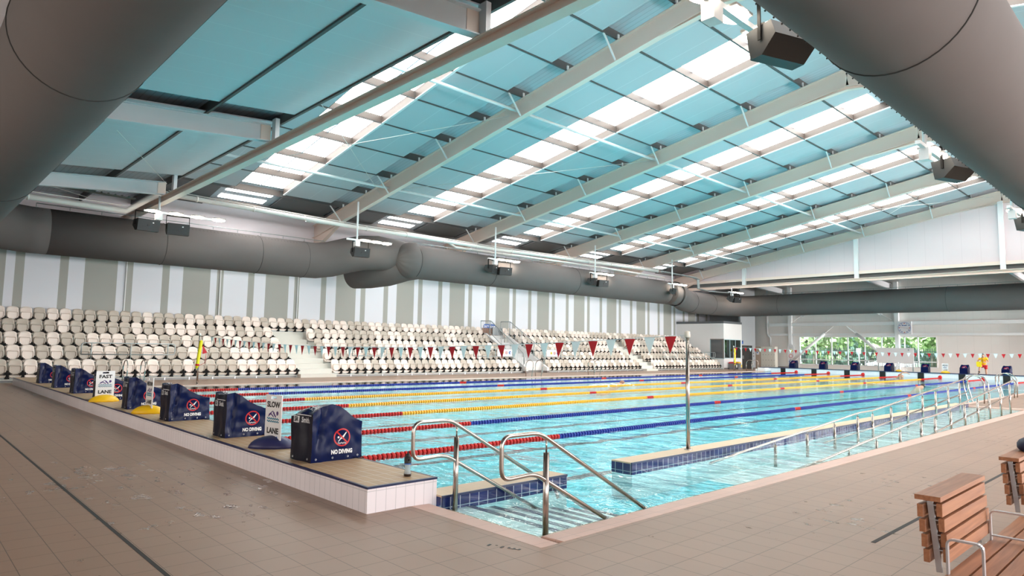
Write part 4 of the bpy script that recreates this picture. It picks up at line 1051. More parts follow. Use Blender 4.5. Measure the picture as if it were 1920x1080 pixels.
for i in range(5):
    for j in range(4):
        b = MB(); b.box(-0.018, 0, 0.03 + 0.27 * i, 0.27 + 0.27 * i, 0.06 + 0.5 * j, 0.53 + 0.5 * j); dr = obj('door', b, 'locker_cream', t)
        b = MB(); b.box(-0.03, -0.018, 0.05 + 0.27 * i, 0.085 + 0.27 * i, 0.30 + 0.5 * j, 0.37 + 0.5 * j); obj('lock', b, 'dark_steel', dr)
b = MB(); b.box(55.95, 56.4, 21.14, 21.72, D, 2.10, 'panel_tan'); tag(obj('tan_cupboard', b), 'tan side panel standing left of the cream lockers', 'cupboard')
b = MB(); b.box(55.93, 55.95, 21.3, 21.55, 1.35, 1.62, 'board_white'); b.box(55.925, 55.93, 21.4, 21.5, 1.5, 1.6, 'print_blue'); tag(obj('notice', b), 'small notice pinned on the tan panel', 'notice')
b = MB(); b.tube(rounded([(56.9, 20.9, 8.0), (56.9, 20.9, 3.25), (56.9, 20.62, 2.95), (56.9, 20.62, 2.1)], 0.15), 0.085, 12); tag(obj('downpipe', b, 'white_paint'), 'white downpipe with an offset above the cream lockers', 'pipe')
b = MB(); b.box(56.75, 56.99, 18.9, 20.2, 0.30, 0.42, 'white_wall'); b.box(56.8, 56.99, 18.9, 20.3, 0.02, 0.30, 'skirting_grey'); tag(obj('wall_ledge', b), 'low white ledge at the far wall between lockers and column', 'ledge')

# far wall steel
for y, lab in ((18.65, 'white column at the left of the far window'), (9.75, 'white column beside the timing clock'), (0.6, 'white column at the right edge of the far wall')):
    b = MB(); b.box(56.62, 56.95, y - 0.15, y + 0.15, 0, 7.6); tag(obj('steel_column', b, 'white_paint'), lab, 'column')
for z, h, lab in ((4.02, 0.28, 'upper white rail across the far wall'), (3.14, 0.20, 'lower white rail just above the far window')):
    b = MB(); b.box(56.7, 56.98, -24, 20.6, z, z + h); tag(obj('wall_girt', b, 'white_paint'), lab, 'rail')
for a, c, lab in (((56.6, 14.75, 3.95), (56.6, 18.6, 0.75), 'white diagonal brace across the left of the far window'), ((56.6, 13.65, 3.95), (56.6, 9.9, 0.75), 'white diagonal brace falling right across the far window'),
                  ((56.6, 18.3, 4.45), (56.6, 14.2, 7.0), 'upper white brace above the left column'), ((56.6, 10.1, 4.45), (56.6, 14.2, 7.0), 'upper white brace above the clock column')):
    a, c = Vector(a), Vector(c); d = (c - a).normalized()
    t = thing('diagonal_brace', lab, 'brace')
    b = MB(); b.tube([a + d * 1.0, c], 0.13, 12); obj('tube', b, 'white_paint', t)
    b = MB(); b.bar(a, a + d * 0.95, 0.02, 0.16, up=(1, 0, 0)); b.bar(a + d * 0.85, a + d * 1.25, 0.30, 0.03, up=(1, 0, 0)); obj('end_fitting', b, 'white_paint', t)
b = MB(); b.box(56.2, 56.26, 8.45, 11.2, 0.85, 2.12); t = tag(obj('white_screen', b, 'board_white'), 'large white screen panel standing before the far window', 'screen')
b = MB(); b.box(56.2, 56.28, 8.5, 8.58, 0.0, 0.85); b.box(56.2, 56.28, 11.05, 11.13, 0.0, 0.85); b.box(56.18, 56.2, 8.75, 8.85, 1.9, 2.02); obj('stand_leg', b, 'galv', t)
# timing clock
t = thing('pace_clock', 'square white timing clock with a red and black hand on the far wall', 'clock', (56.55, 9.15, 3.76))
b = MB(); b.box(0, 0.12, -0.52, 0.52, -0.52, 0.52); obj('case', b, 'board_white', t)
b = MB(); b.tube([(-0.005, 0.46 * math.cos(a * PI / 20), 0.46 * math.sin(a * PI / 20)) for a in range(40)], 0.010, 5, 'print_blue', closed=True)
for k in range(12):
    a = k * PI / 6; yy, zz = 0.37 * math.sin(a), 0.37 * math.cos(a)
    put_text(b, ['60', '5', '10', '15', '20', '25', '30', '35', '40', '45', '50', '55'][k], 0.10, lambda x, y, z, yy=yy, zz=zz: (-0.008 - z, -yy - x, zz + y), 'print_red' if k % 3 == 0 else 'print_blue', 0.004)
put_text(b, 'SR Smith', 0.10, lambda x, y, z: (-0.008 - z, -x, 0.19 + y), 'print_blue', 0.006); obj('dial', b, None, t)
b = MB(); b.bar((-0.02, 0.0, 0), (-0.02, 0.42, 0.05), 0.01, 0.06, 'print_red', (1, 0, 0)); b.bar((-0.02, 0.0, 0), (-0.02, -0.42, -0.05), 0.01, 0.06, 'print_black', (1, 0, 0)); obj('hand', b, None, t)
# tall rounded depth sign on the column
t = thing('depth_sign', 'tall rounded white safety sign on the left far column', 'sign', (56.55, 18.55, 1.35))
b = MB(); pl = arc((0, 0.72), 0.30, 0, PI, 8, lambda u, v: (u, v)) + arc((0, -0.72), 0.30, PI, 2 * PI, 8, lambda u, v: (u, v)); b.prism(pl, 0, 0.03, axis='X'); obj('panel', b, 'board_white', t)
b = MB(); put_text(b, '2m', 0.22, lambda x, y, z: (-0.004 - z, -x, 0.72 + y), 'print_grey', 0.004)
b.prism([(-0.19, 0.40), (0, 0.21), (0.19, 0.40), (0, 0.59)], -0.006, 0, 'print_yellow', 'X'); b.box(-0.01, -0.006, -0.05, 0.05, 0.35, 0.45, 'print_black')
b.tube([(-0.006, 0.16 * math.cos(a * PI / 12), -0.08 + 0.16 * math.sin(a * PI / 12)) for a in range(24)], 0.018, 5, 'print_red', closed=True)
b.lathe([(0, 0), (0.18, 0)], (-0.005, 0, -0.58), 24, 'print_blue', 'X', False); b.ball((-0.008, -0.03, -0.62), 0.09, 'board_white', 10, (0.05, 1, 1.2)); obj('print', b, None, t)
b = MB(); b.tube(rounded([(56.7, -0.4, 0.3), (56.7, -0.4, 2.0)], .1), 0.2, 12); tag(obj('wall_cylinder', b, 'white_paint'), 'rounded white housing at the right edge of the far wall', 'housing')

# outdoors beyond the window
b = MB(); b.box(57.3, 110, -30, 50, -0.3, -0.1); struct('ground_outside', b, 'grass')
b = MB(); b.box(57.3, 61, 2, 25, -0.1, -0.08); struct('ground_paving', b, 'paving')
t = thing('steel_fence', 'dark picket fence beyond the far window', 'fence', (63, 0, -0.1))
b = MB()
for i in range(150): b.box(-0.012, 0.012, 0 + 0.17 * i, 0.045 + 0.17 * i, 0, 2.25)
o = obj('picket', b, 'fence_steel', t); o['kind'] = 'stuff'
b = MB(); b.box(-0.03, 0.03, 0, 25, 0.25, 0.30); b.box(-0.03, 0.03, 0, 25, 1.95, 2.0); obj('rail', b, 'fence_steel', t)
def crown(seed, rad, h, n, m, cz):
    q = random.Random(seed); b = MB()
    lobes = [(q.uniform(-.5, .5) * rad, q.uniform(-.5, .5) * rad, cz + q.uniform(-.3, .3) * h, q.uniform(.45, .7) * rad) for _ in range(7)]
    for _ in range(n):
        L0 = q.choice(lobes); v = Vector((q.gauss(0, 1), q.gauss(0, 1), q.gauss(0, 1))).normalized() * L0[3] * q.uniform(.75, 1.05)
        p = Vector(L0[:3]) + v; s_ = q.uniform(.12, .30)
        a = Vector((q.gauss(0, 1), q.gauss(0, 1), q.gauss(0, 1))).normalized() * s_; c = a.cross(Vector((q.gauss(0, 1), q.gauss(0, 1), q.gauss(0, 1)))).normalized() * s_ * .6
        b.quad(p - a - c, p + a - c, p + a + c, p - a + c, m)
    return b
for i, (x, y, rad, cz, m, lab) in enumerate(((68, 21, 3.2, 3.6, 'leaf', 'light green tree outside at the left end of the far window'), (72, 16.8, 3.6, 4.2, 'leaf', 'broad green tree outside behind the left brace'), (78, 12.6, 4.4, 4.6, 'leaf_dark', 'dark tree outside in the middle of the far window'),
        (70, 10.0, 3.0, 4.0, 'leaf', 'green tree outside right of the right brace'), (69, 6.2, 3.3, 3.6, 'leaf', 'bright leafy tree outside at the right end of the far window'), (84, 20, 5, 4.5, 'leaf_dark', 'dark tree furthest outside on the left'), (86, 5, 5, 4.5, 'leaf_dark', 'dark tree furthest outside on the right'))):
    t = thing('tree', lab, 'tree', (x, y, -0.1), 0, 'trees outside the far window')
    obj('foliage', crown(i + 3, rad, 2.5, 1500, m, cz), None, t)['kind'] = 'stuff'
    b = MB(); b.tube([(0, 0, 0), (0.1, 0.05, 1.5), (-0.1, 0.1, cz)], [0.3, 0.24, 0.12], 9); obj('trunk', b, 'bark', t)
q = random.Random(21); b = MB()
for _ in range(9000):
    p = Vector((q.uniform(92, 98), q.uniform(-12, 45), q.uniform(0, 9))); s_ = q.uniform(.3, .7)
    a = Vector((q.gauss(0, 1), q.gauss(0, 1), q.gauss(0, 1))).normalized() * s_; c = a.cross(Vector((q.gauss(0, 1), q.gauss(0, 1), q.gauss(0, 1)))).normalized() * s_ * .6
    b.quad(p - a - c, p + a - c, p + a + c, p - a + c, 'leaf_dark')
tag(obj('hedge', b), 'tall dark hedge far behind the trees outside', 'hedge', None, 'stuff')
b = MB(); b.tube([(61.5, 14.4, -0.1), (61.5, 14.4, 2.05)], 0.05, 8); b.box(61.4, 61.55, 14.25, 14.6, 1.6, 2.1); tag(obj('outdoor_post', b, 'white_paint'), 'white post with a box standing outside the far window', 'post')
t = thing('parked_car', 'white car parked beyond the fence', 'car', (66.5, 13.0, -0.1))
b = MB(); b.prism([(-2, 0.35), (-2, 0.85), (-1.3, 0.95), (-0.7, 1.4), (0.9, 1.4), (1.5, 0.95), (2.1, 0.85), (2.1, 0.35)], -0.85, 0.85, axis='X'); obj('body', b, 'car_white', t)
for yy in (-1.3, 1.35):
    b = MB(); b.lathe([(0.02, -0.88), (0.33, -0.88), (0.33, -0.66), (0.02, -0.66)], (0, yy, 0.33), 16, axis='X'); obj('wheel', b, 'black_plastic', t)
b = MB(); b.prism([(-1.15, 0.98), (-0.65, 1.34), (0.85, 1.34), (1.35, 0.98)], -0.855, -0.85, axis='X'); obj('window', b, 'grey_glass', t)

# ================================================================== STARTING BLOCKS UNDER COVERS
def Hprof(x, v, hump):
    pts = [(-0.32, 0.60), (-0.20, 0.615), (-0.10, 0.56), (0.0, 0.48), (0.10, 0.425), (0.20, 0.395), (0.32, 0.375)]
    if hump: pts = [(-0.32, 0.53), (-0.22, 0.605), (-0.08, 0.625), (0.02, 0.605), (0.12, 0.54), (0.22, 0.475), (0.32, 0.415)]
    for (a, b_), (c, d) in zip(pts[:-1], pts[1:]):
        if x <= c + 1e-6:
            h = b_ + (d - b_) * (x - a) / (c - a); break
    else: h = pts[-1][1]
    if hump: h -= 0.055 * max(0, v) * (1 if x < 0.05 else 0.4)
    return h - 0.012 * (1 - v * v)
def side_off(x, z, seed):
    n = noise.noise(Vector((x * 4 + seed, z * 3.2, seed))) * 0.030 + noise.noise(Vector((x * 11 + seed, z * 9, seed + 5))) * 0.010
    fold = -0.030 * math.exp(-((x + 0.20 + 0.12 * (0.5 - z)) / 0.028) ** 2) * min(1, z * 3 + 0.2)
    return 0.018 * (1 - z / 0.6) + min(0.012, n) + fold
def back_off(y, z, seed):
    return 0.014 * (1 - z / 0.6) + min(0.01, noise.noise(Vector((y * 5, z * 3, seed + 9))) * 0.035)
HW = 0.235
def cover_side(x, z, seed, lift=0.0): return (x, -(HW - 0.01 + side_off(x, z, seed)) - lift, z)
def cover_back(y, z, seed, lift=0.0): return (-0.315 - back_off(y, z, seed) - lift, y, z)
def make_block(seed, hump):
    t = thing('starting_block', 'x', 'starting block')
    b = MB(); nx, ny, nz = 26, 12, 18
    g = {}
    def P(u, v, w_):
        x = 0.32 * u; z = w_ * Hprof(x, v, hump); y = v * HW
        if abs(v) == 1: y = v * (HW - 0.01 + (side_off(x, z, seed) if v < 0 else side_off(x, z, seed + 3)))
        if u == -1: x, yy, z = cover_back(y, z, seed)
        if u == 1:
            x = 0.325 + 0.012 * (1 - z / 0.4) + noise.noise(Vector((y * 6, z * 5, seed))) * 0.008
            y *= 0.985
        if w_ == 1: z += noise.noise(Vector((x * 7, y * 7, seed + 2))) * 0.02
        return (x, y, z)
    vs, fs = [], []
    def V(i, j, k):
        if (i, j, k) not in g: g[(i, j, k)] = len(vs); vs.append(P(-1 + 2 * i / nx, -1 + 2 * j / ny, k / nz))
        return g[(i, j, k)]
    mi = []
    for i in range(nx):
        for j in range(ny): fs.append((V(i, j, nz), V(i + 1, j, nz), V(i + 1, j + 1, nz), V(i, j + 1, nz))); mi.append(0)
    for i in range(nx):
        for k in range(nz):
            fs.append((V(i, 0, k), V(i + 1, 0, k), V(i + 1, 0, k + 1), V(i, 0, k + 1))); mi.append(0)
            fs.append((V(i, ny, k), V(i, ny, k + 1), V(i + 1, ny, k + 1), V(i + 1, ny, k))); mi.append(0)
    for j in range(ny):
        for k in range(nz):
            fs.append((V(0, j, k), V(0, j, k + 1), V(0, j + 1, k + 1), V(0, j + 1, k))); mi.append(1)
            fs.append((V(nx, j, k), V(nx, j + 1, k), V(nx, j + 1, k + 1), V(nx, j, k + 1))); mi.append(0)
    b.mats = ['navy_vinyl', 'grey_vinyl']; b.v = vs; b.f = fs; b.mi = mi; b.sm = [True] * len(fs)
    me = b.mesh('cover'); me.shade_smooth() if hasattr(me, 'shade_smooth') else None
    o = obj('cover', me, None, t)
    md = o.modifiers.new('edges', 'EDGE_SPLIT'); md.split_angle = math.radians(38)
    # printed warning: both sides and the sloping top
    def emblem(b, f, r, cz):
        b.add([f(rr * math.cos(a * PI / 24), cz + rr * math.sin(a * PI / 24)) for rr in (r, r * 0.84) for a in range(48)], [(a, (a + 1) % 48, 48 + (a + 1) % 48, 48 + a) for a in range(48)], 'print_red')
        def strip(p, q, w0, w1, m):
            p, q = Vector(p), Vector(q); n_ = (q - p).orthogonal().normalized(); K = 5
            vs_ = []
            for i in range(K + 1):
                c = p + (q - p) * (i / K); ww = w0 + (w1 - w0) * i / K
                vs_ += [f(*(c + n_ * ww)), f(*(c - n_ * ww))]
            b.add(vs_, [(2 * i, 2 * i + 1, 2 * i + 3, 2 * i + 2) for i in range(K)], m)
        s = r / 0.1
        strip((-0.045 * s, cz - 0.045 * s), (-0.01 * s, cz - 0.004 * s), 0.004 * s, 0.006 * s, 'print_white')
        strip((-0.015 * s, cz - 0.01 * s), (0.02 * s, cz + 0.012 * s), 0.012 * s, 0.010 * s, 'print_white')
        strip((0.015 * s, cz + 0.008 * s), (0.05 * s, cz + 0.056 * s), 0.010 * s, 0.005 * s, 'print_white')
        b.add([f(-0.042 * s + 0.012 * s * math.cos(a * PI / 6), cz + 0.002 * s + 0.012 * s * math.sin(a * PI / 6)) for a in range(12)], [tuple(range(12))], 'print_white')
        for q in (0.060, 0.070):
            K = 16; vs_ = []
            for i in range(K + 1):
                x = (-0.052 + 0.104 * i / K) * s; z = cz - q * s + 0.0035 * s * math.sin(i * 1.2)
                vs_ += [f(x, z), f(x, z + 0.004 * s)]
            b.add(vs_, [(2 * i, 2 * i + 1, 2 * i + 3, 2 * i + 2) for i in range(K)], 'print_white')
    b = MB(); fsd = lambda x, z: cover_side(x + 0.055, z, seed, 0.0035)
    emblem(b, fsd, 0.102, 0.255)
    # slash in front
    v0, v1 = Vector((-0.066, 0.255 + 0.066)), Vector((0.066, 0.255 - 0.066)); n_ = (v1 - v0).orthogonal().normalized() * 0.0085; vs_ = []
    for i in range(11):
        c = v0 + (v1 - v0) * i / 10
        for sg in (1, -1): q = c + n_ * sg; p = fsd(q.x, q.y); vs_.append((p[0], p[1] - 0.002, p[2]))
    b.add(vs_, [(2 * i, 2 * i + 1, 2 * i + 3, 2 * i + 2) for i in range(10)], 'print_red')
    put_text(b, 'NO DIVING', 0.064, lambda x, y, z: fsd(x, 0.095 + y), 'print_white', 0.0034, 0.80, 0)
    obj('warning_print', b, None, t)
    b = MB(); fb = lambda y, z: cover_back(-y, z, seed, 0.003)
    put_text(b, 'Smith.', 0.085, lambda x, y, z: fb(x * 0.92 + 0.065, 0.455 + y), 'print_grey', 0.0025, 0.9, 0)
    b.add([fb(-0.175 + 0.11 * i / 4, z) for i in range(5) for z in (0.42, 0.495)], [(2 * i, 2 * i + 1, 2 * i + 3, 2 * i + 2) for i in range(4)], 'print_grey')
    put_text(b, 'SR', 0.075, lambda x, y, z: (lambda p: (p[0] - 0.002, p[1], p[2]))(fb(x - 0.12, 0.457 + y)), 'grey_vinyl', 0.002, 1, 0)
    b.add([fb(-0.11 + 0.30 * i / 8, z) for i in range(9) for z in (0.508, 0.518)], [(2 * i, 2 * i + 1, 2 * i + 3, 2 * i + 2) for i in range(8)], 'print_grey')
    obj('logo_print', b, None, t)
    b = MB()
    def ft(x, y):
        xx = x; h = Hprof(xx, y / HW, hump) + noise.noise(Vector((xx * 7, y * 7, seed + 2))) * 0.02
        return (xx, y, h + 0.004)
    emblem(b, lambda u, v: ft(-v + 0.0, u), 0.13, -0.07)
    put_text(b, 'NO DIVING', 0.075, lambda x, y, z: ft(-0.225 + y, -x), 'print_white', 0.002, 0.95, 0)
    obj('top_print', b, None, t)
    b = MB()
    for x in (-0.27, -0.06, 0.13, 0.27):
        p = cover_side(x, 0.035, seed, 0.002); b.tube([(p[0] + 0.009 * math.cos(a * PI / 4), p[1], p[2] + 0.009 * math.sin(a * PI / 4)) for a in range(8)], 0.003, 5, closed=True)
    for y in (-0.15, 0.15):
        p = cover_back(y, 0.035, seed, 0.002); b.tube([(p[0], p[1] + 0.009 * math.cos(a * PI / 4), p[2] + 0.009 * math.sin(a * PI / 4)) for a in range(8)], 0.003, 5, closed=True)
    obj('eyelet', b, 'alu', t)
    b = MB(); b.tube(rounded([(0.2, -0.22, 0.02), (0.24, -0.32, 0.006), (0.33, -0.30, 0.006), (0.32, -0.21, 0.02)], 0.03), 0.004, 6); obj('cord', b, 'black_plastic', t)
    return t
bl = make_block(1.0, False); bl2 = make_block(4.0, True)
near_lab = ['covered starting block nearest the camera at the bulkhead corner', 'covered starting block just left of the SLOW LANE sign', 'covered starting block between the MEDIUM and SLOW LANE signs', 'covered starting block right behind the MEDIUM LANE sign',
            'covered starting block mostly hidden by the FAST LANE sign', 'covered starting block just left of the FAST LANE sign', 'second covered starting block from the far end of the near bulkhead', 'leftmost covered starting block on the near bulkhead']
G1 = 'covered starting blocks on the near bulkhead'
for i in range(8):
    y = -1.07 + 2.52 * i
    if i == 0: bl2.location = (-0.165, y, 0.272); tag(bl2, near_lab[0], None, G1); bl2.rotation_euler = (0, 0, 0.05)
    elif i == 1: bl.location = (-0.165, y, 0.272); tag(bl, near_lab[1], None, G1)
    else: dup(bl, (-0.165, y, 0.272), 0.02 * (i % 3 - 1), near_lab[i], G1)
for i in range(7):
    y = 1.4 + 2.38 * i
    dup(bl, (50.55, y, 0.345), PI + 0.05 * (i % 3 - 1), 'covered starting block on the far bulkhead, %s' % ['furthest right, beyond the lifeguard', 'between the lifeguard and the MEDIUM LANE sign', 'left of the far MEDIUM LANE sign', 'with a yellow sign foot beside it', 'third from the left', 'second from the left', 'leftmost, below the tall depth sign'][i], 'covered starting blocks on the far bulkhead')

# lane signs
def lane_sign(word, loc, rz, base, label, rzb=0.0):
    t = thing('lane_sign', label, 'sign', loc, rz)
    b = MB(); w_, z0, z1 = 0.18, 0.10, 0.66
    b.box(-w_, w_, -0.006, 0.006, z0, z1 - 0.055); b.box(-w_, -0.06, -0.006, 0.006, z1 - 0.055, z1 - 0.02); b.box(0.06, w_, -0.006, 0.006, z1 - 0.055, z1 - 0.02); b.box(-w_, w_, -0.006, 0.006, z1 - 0.02, z1)
    obj('panel', b, 'board_white', t)
    b = MB(); f = lambda cz, s=1: (lambda x, y, z: (x, -0.0075 - z, cz + y))
    wid = {'FAST': 1.15, 'SLOW': 1.05, 'MEDIUM': 0.78}[word]
    put_text(b, word, 0.098, f(0.535), 'print_black', 0.004, wid); put_text(b, 'LANE', 0.098, f(0.205), 'print_black', 0.004, 1.1)
    b.prism([(0.075, 0.415), (0.09, 0.43), (0.105, 0.415), (0.09, 0.40)], -0.009, -0.007, 'print_purple')
    b.lathe([(0, 0), (0.024, 0)], (0.095, -0.0085, 0.435), 16, 'print_purple', 'Y', False)
    for p, q, h in (((-0.10, 0.405), (-0.01, 0.455), 0.012), ((-0.01, 0.455), (0.03, 0.43), 0.012), ((-0.05, 0.42), (0.01, 0.385), 0.016), ((0.0, 0.44), (0.06, 0.385), 0.022), ((-0.11, 0.385), (-0.04, 0.425), 0.012)):
        b.bar((p[0], -0.008, p[1]), (q[0], -0.008, q[1]), 0.001, h, 'print_purple', (0, 0.01, 1))
    for cz in (0.36, 0.325):
        b.tube([(-0.13 + 0.26 * k / 24, -0.0085, cz + 0.010 * math.sin(k * 1.57)) for k in range(25)], 0.0055, 5, 'print_teal')
    b.lathe([(0, 0), (0.02, 0)], (0.10, -0.008, 0.125), 12, 'print_blue', 'Y', False)
    obj('print', b, None, t)
    b = MB(); b.ball((0, 0, 0), 1, base, 28, (0.275, 0.185, 0.15)); b.v = [(v[0], v[1], max(0, v[2])) for v in b.v]
    b.v = [(v[0] * (1 + 0.08 * (1 - v[2] / 0.15)), v[1], v[2]) for v in b.v]
    o = obj('base', b, None, t); o.rotation_euler = (0, 0, rzb)
    return t
lane_sign('FAST', (-0.42, 8.45, 0.272), 0.03, 'yellow_plastic', 'FAST LANE sign on a yellow base on the near bulkhead')
lane_sign('MEDIUM', (-0.36, 5.33, 0.272), -1.53, 'yellow_plastic', 'MEDIUM LANE sign seen nearly edge on, yellow base, near bulkhead', 0.9)
lane_sign('SLOW', (-0.32, 0.05, 0.272), -1.43, 'blue_plastic', 'SLOW LANE sign on a dark blue base by the nearest block', 0.75)
lane_sign('MEDIUM', (50.4, 4.9, 0.345), -PI / 2 + 0.1, 'yellow_plastic', 'small far MEDIUM LANE sign on the far bulkhead', 0)
t = lane_sign('SLOW', (50.4, 7.85, 0.345), 0.2, 'yellow_plastic', 'yellow footed lane sign turned edge on beside a far block', 0.5)

# ================================================================== LANE ROPES
def floats(x0, x1, b):
    K = int(round((x1 - x0) / 0.078))
    for k in range(K):
        x = x0 + 0.078 * k
        b.lathe([(0.015, 0.0), (0.044, 0.004), (0.050, 0.030), (0.042, 0.056), (0.015, 0.066)], (x, 0, 0), 9, axis='X', smooth=False)
    return b
segs = {'red': [(0.5, 5.0), (14.8, 15.2), (24.8, 25.2), (34.8, 35.2), (45.0, 49.2)], 'main': [(5.0, 14.8), (15.2, 24.8), (25.2, 34.8), (35.2, 45.0)]}
me_seg = {}
for kind_, ms in (('red', ('float_red',)), ('main', ('float_blue', 'float_yellow'))):
    for s_ in segs[kind_]:
        for m_ in ms: me_seg[(s_, m_)] = floats(s_[0], s_[1], MB()).mesh('float_string', m_)
lanelab = ['blue and red lane rope nearest the ramp', 'blue and red lane rope, second from the ramp', 'yellow and red lane rope nearest the camera side', 'middle yellow and red lane rope', 'yellow and red lane rope nearest the seating', 'blue and red lane rope, second from the seating', 'blue and red lane rope nearest the seating']
for i in range(7):
    t = thing('lane_rope', lanelab[i], 'lane rope', (0, 2.5 * i, 0.0), 0, 'floating lane ropes')
    mn = 'float_yellow' if i in (2, 3, 4) else 'float_blue'
    for kind_, m_ in (('red', 'float_red'), ('main', mn)):
        for s_ in segs[kind_]:
            o = obj('float_string', me_seg[(s_, m_)], None, t); o['label'] = m_[6:] + ' floats'
    b = MB(); b.tube([(0.15, 0, 0.0), (49.95, 0, 0.0)], 0.006, 6); obj('cable', b, 'steel', t)
    b = MB(); b.ball((49.45, 0, 0.06), 0.13, 'float_red', 12, (1, 1, 1)); obj('end_float', b, None, t)

# ================================================================== FLAGS
def pole(x, y, h, lab, z0=D):
    t = thing('flag_pole', lab, 'pole', (x, y, z0))
    b = MB(); b.tube([(0, 0, 0), (0, 0, h)], 0.030, 14); obj('pole', b, 'steel', t)
    b = MB(); b.lathe([(0.0, h + 0.07), (0.04, h + 0.06), (0.046, h + 0.0), (0.046, h - 0.03), (0, h - 0.03)], (0, 0, 0), 14); obj('cap', b, 'locker_cream', t)
    b = MB(); b.lathe([(0.0, 0.012), (0.06, 0.012), (0.06, 0.0)], (0, 0, 0), 14); obj('foot', b, 'steel', t)
pole(4.93, -2.72, 1.72, 'tall steel pole on the divider ledge holding the near flag line', 0.10)
pole(4.65, 18.02, 1.85, 'slim steel pole on the deck before the first seat block')
pole(45.05, 18.02, 1.95, 'slim steel pole on the deck before the office')
pole(45.0, -2.95, 1.85, 'slim steel pole at the far right end of the far flag line')
def flag_line(x, y0, y1, fz, lab, start):
    t = thing('flag_line', lab, 'flags', (x, 0, 0))
    K = int((y1 - y0) / 0.4)
    b = MB(); b.tube([(0, y0 + (y1 - y0) * k / K, fz(y0 + (y1 - y0) * k / K)) for k in range(K + 1)], 0.006, 5); obj('string', b, 'rope_white', t)
    y = start; i = 0; q = random.Random(3)
    while y < y1 - 0.2 and i < 99:
        z = fz(y); s = q.uniform(-0.03, 0.03); red = i % 2 == 0
        b = MB(); b.prism([(y - 0.105, z - 0.005), (y + 0.105, z - 0.005), (y + 0.0, z - 0.275)], -0.002, 0.002, axis='X'); b.v = [(v[0] + (s if v[2] < z - 0.2 else 0), v[1], v[2]) for v in b.v]
        obj('pennant', b, 'flag_red' if red else 'flag_white', t); y += 0.392; i += 1
flag_line(4.93, -2.68, 18.0, lambda y: 1.535 + 0.0027 * (y - 7.7) ** 2 - 0.00035 * (y + 2.7) * 0, 'red and white pennant line strung across the near end of the pool', -2.42)
flag_line(45.02, -2.95, 18.0, lambda y: 1.70 + 0.0019 * (y - 5) ** 2 * 0.7, 'red and white pennant line strung across the far end of the pool', -2.6)
def rescue(x, y, z0, z1, dx, lab):
    t = thing('rescue_tube', lab, 'rescue tube', (x, y, 0))
    b = MB(); b.tube([(0, 0, z0), (dx * 0.15, 0, z0 + 0.1), (dx, 0, z1 - 0.05), (dx, 0, z1)], [0.03, 0.06, 0.06, 0.03], 12); obj('foam_body', b, 'tube_yellow', t)
    b = MB(); b.tube([(dx * 0.15, 0, z0 + 0.10), (dx * 0.18, 0, z0 + 0.17)], 0.068, 12); b.prism([(0.07 + dx, z1 - 0.18), (0.07 + dx, z1 - 0.52), (0.24 + dx, z1 - 0.47)], -0.005, 0.005); b.tube([(0.2 + dx, 0, z1 - 0.5), (0.18 + dx, 0, z1 - 0.85), (0.08, 0, z1 - 0.95)], 0.008, 6); obj('strap', b, 'flag_red', t)
rescue(4.57, 17.93, 0.62, 1.68, 0.11, 'yellow rescue tube with a red flag on the slim near pole')
rescue(45.13, 17.98, 0.52, 1.85, 0.0, 'yellow rescue tube on the pole before the office')

# ================================================================== HAND RAILS
def step_rail(y, lab):
    t = thing('pool_handrail', lab, 'handrail', (0, y, 0))
    b = MB(); b.tube(rounded([(2.55, 0, -0.48), (0.17, 0, 0.855), (-0.27, 0, 0.855), (-0.27, 0, 0.50), (0.12, 0, 0.515), (2.2, 0, -0.62)], 0.10, 6), 0.019, 12); obj('rail_loop', b, 'steel', t)
    b = MB(); b.tube([(0.26, 0, -0.10), (0.26, 0, 0.68)], 0.027, 14); b.tube([(0.26, 0, 0.68), (0.26, 0, 0.80)], 0.008, 8); obj('post', b, 'steel', t)
    b = MB(); b.lathe([(0.0, -0.085), (0.05, -0.088), (0.055, -0.098)], (0.26, 0, 0), 16); obj('foot_plate', b, 'steel', t)
    for sg in (1,):
        b = MB(); b.tube([(1.72, 0, 0.0), (1.72, -0.06, -0.12)], 0.02, 8); obj('lower_bracket', b, 'steel', t)
step_rail(-2.96, 'looped steel handrail on the left side of the pool steps')
step_rail(-4.21, 'looped steel handrail on the right side of the pool steps, nearer the camera')
def ramp_rail(y, top, mid, posts, hook, lab, s=1):
    t = thing('ramp_handrail', lab, 'handrail', (0, y, 0))
    b = MB(); b.tube(rounded([(p[0], 0, p[1]) for p in top] + hook, 0.10), 0.019, 10); obj('top_rail', b, 'steel', t)
    b = MB(); b.tube(rounded([(p[0], 0.0, p[1]) for p in mid], 0.1), 0.019, 10); obj('mid_rail', b, 'steel', t)
    def zt(x):
        for (a, c), (d, e) in zip(top[:-1], top[1:]):
            if a <= x <= d: return c + (e - c) * (x - a) / (d - a)
        return top[-1][1]
    for x in posts:
        z = zt(x); zb = -0.40 + max(0, (x - 5.2)) * 0.0224
        b = MB(); b.tube([(x, 0, zb), (x, 0, z - 0.07)], 0.026, 10); b.tube([(x, 0, z - 0.07), (x, 0, z)], 0.008, 6); obj('post', b, 'steel', t)
ramp_rail(-3.1, [(4.9, -0.05), (5.95, 0.03), (9.5, 0.27), (10.8, 0.36), (11.7, 0.37), (19.4, 0.90)], [(9, -0.1), (11.6, 0.0), (19.5, 0.50)], (7.0, 8.27, 9.53, 10.75, 11.62, 12.82, 14.0, 15.2, 16.35, 17.55, 18.75), [(19.68, 0, 0.88), (19.66, 0, 0.50)], 'long steel ramp handrail beside the divider ledge')
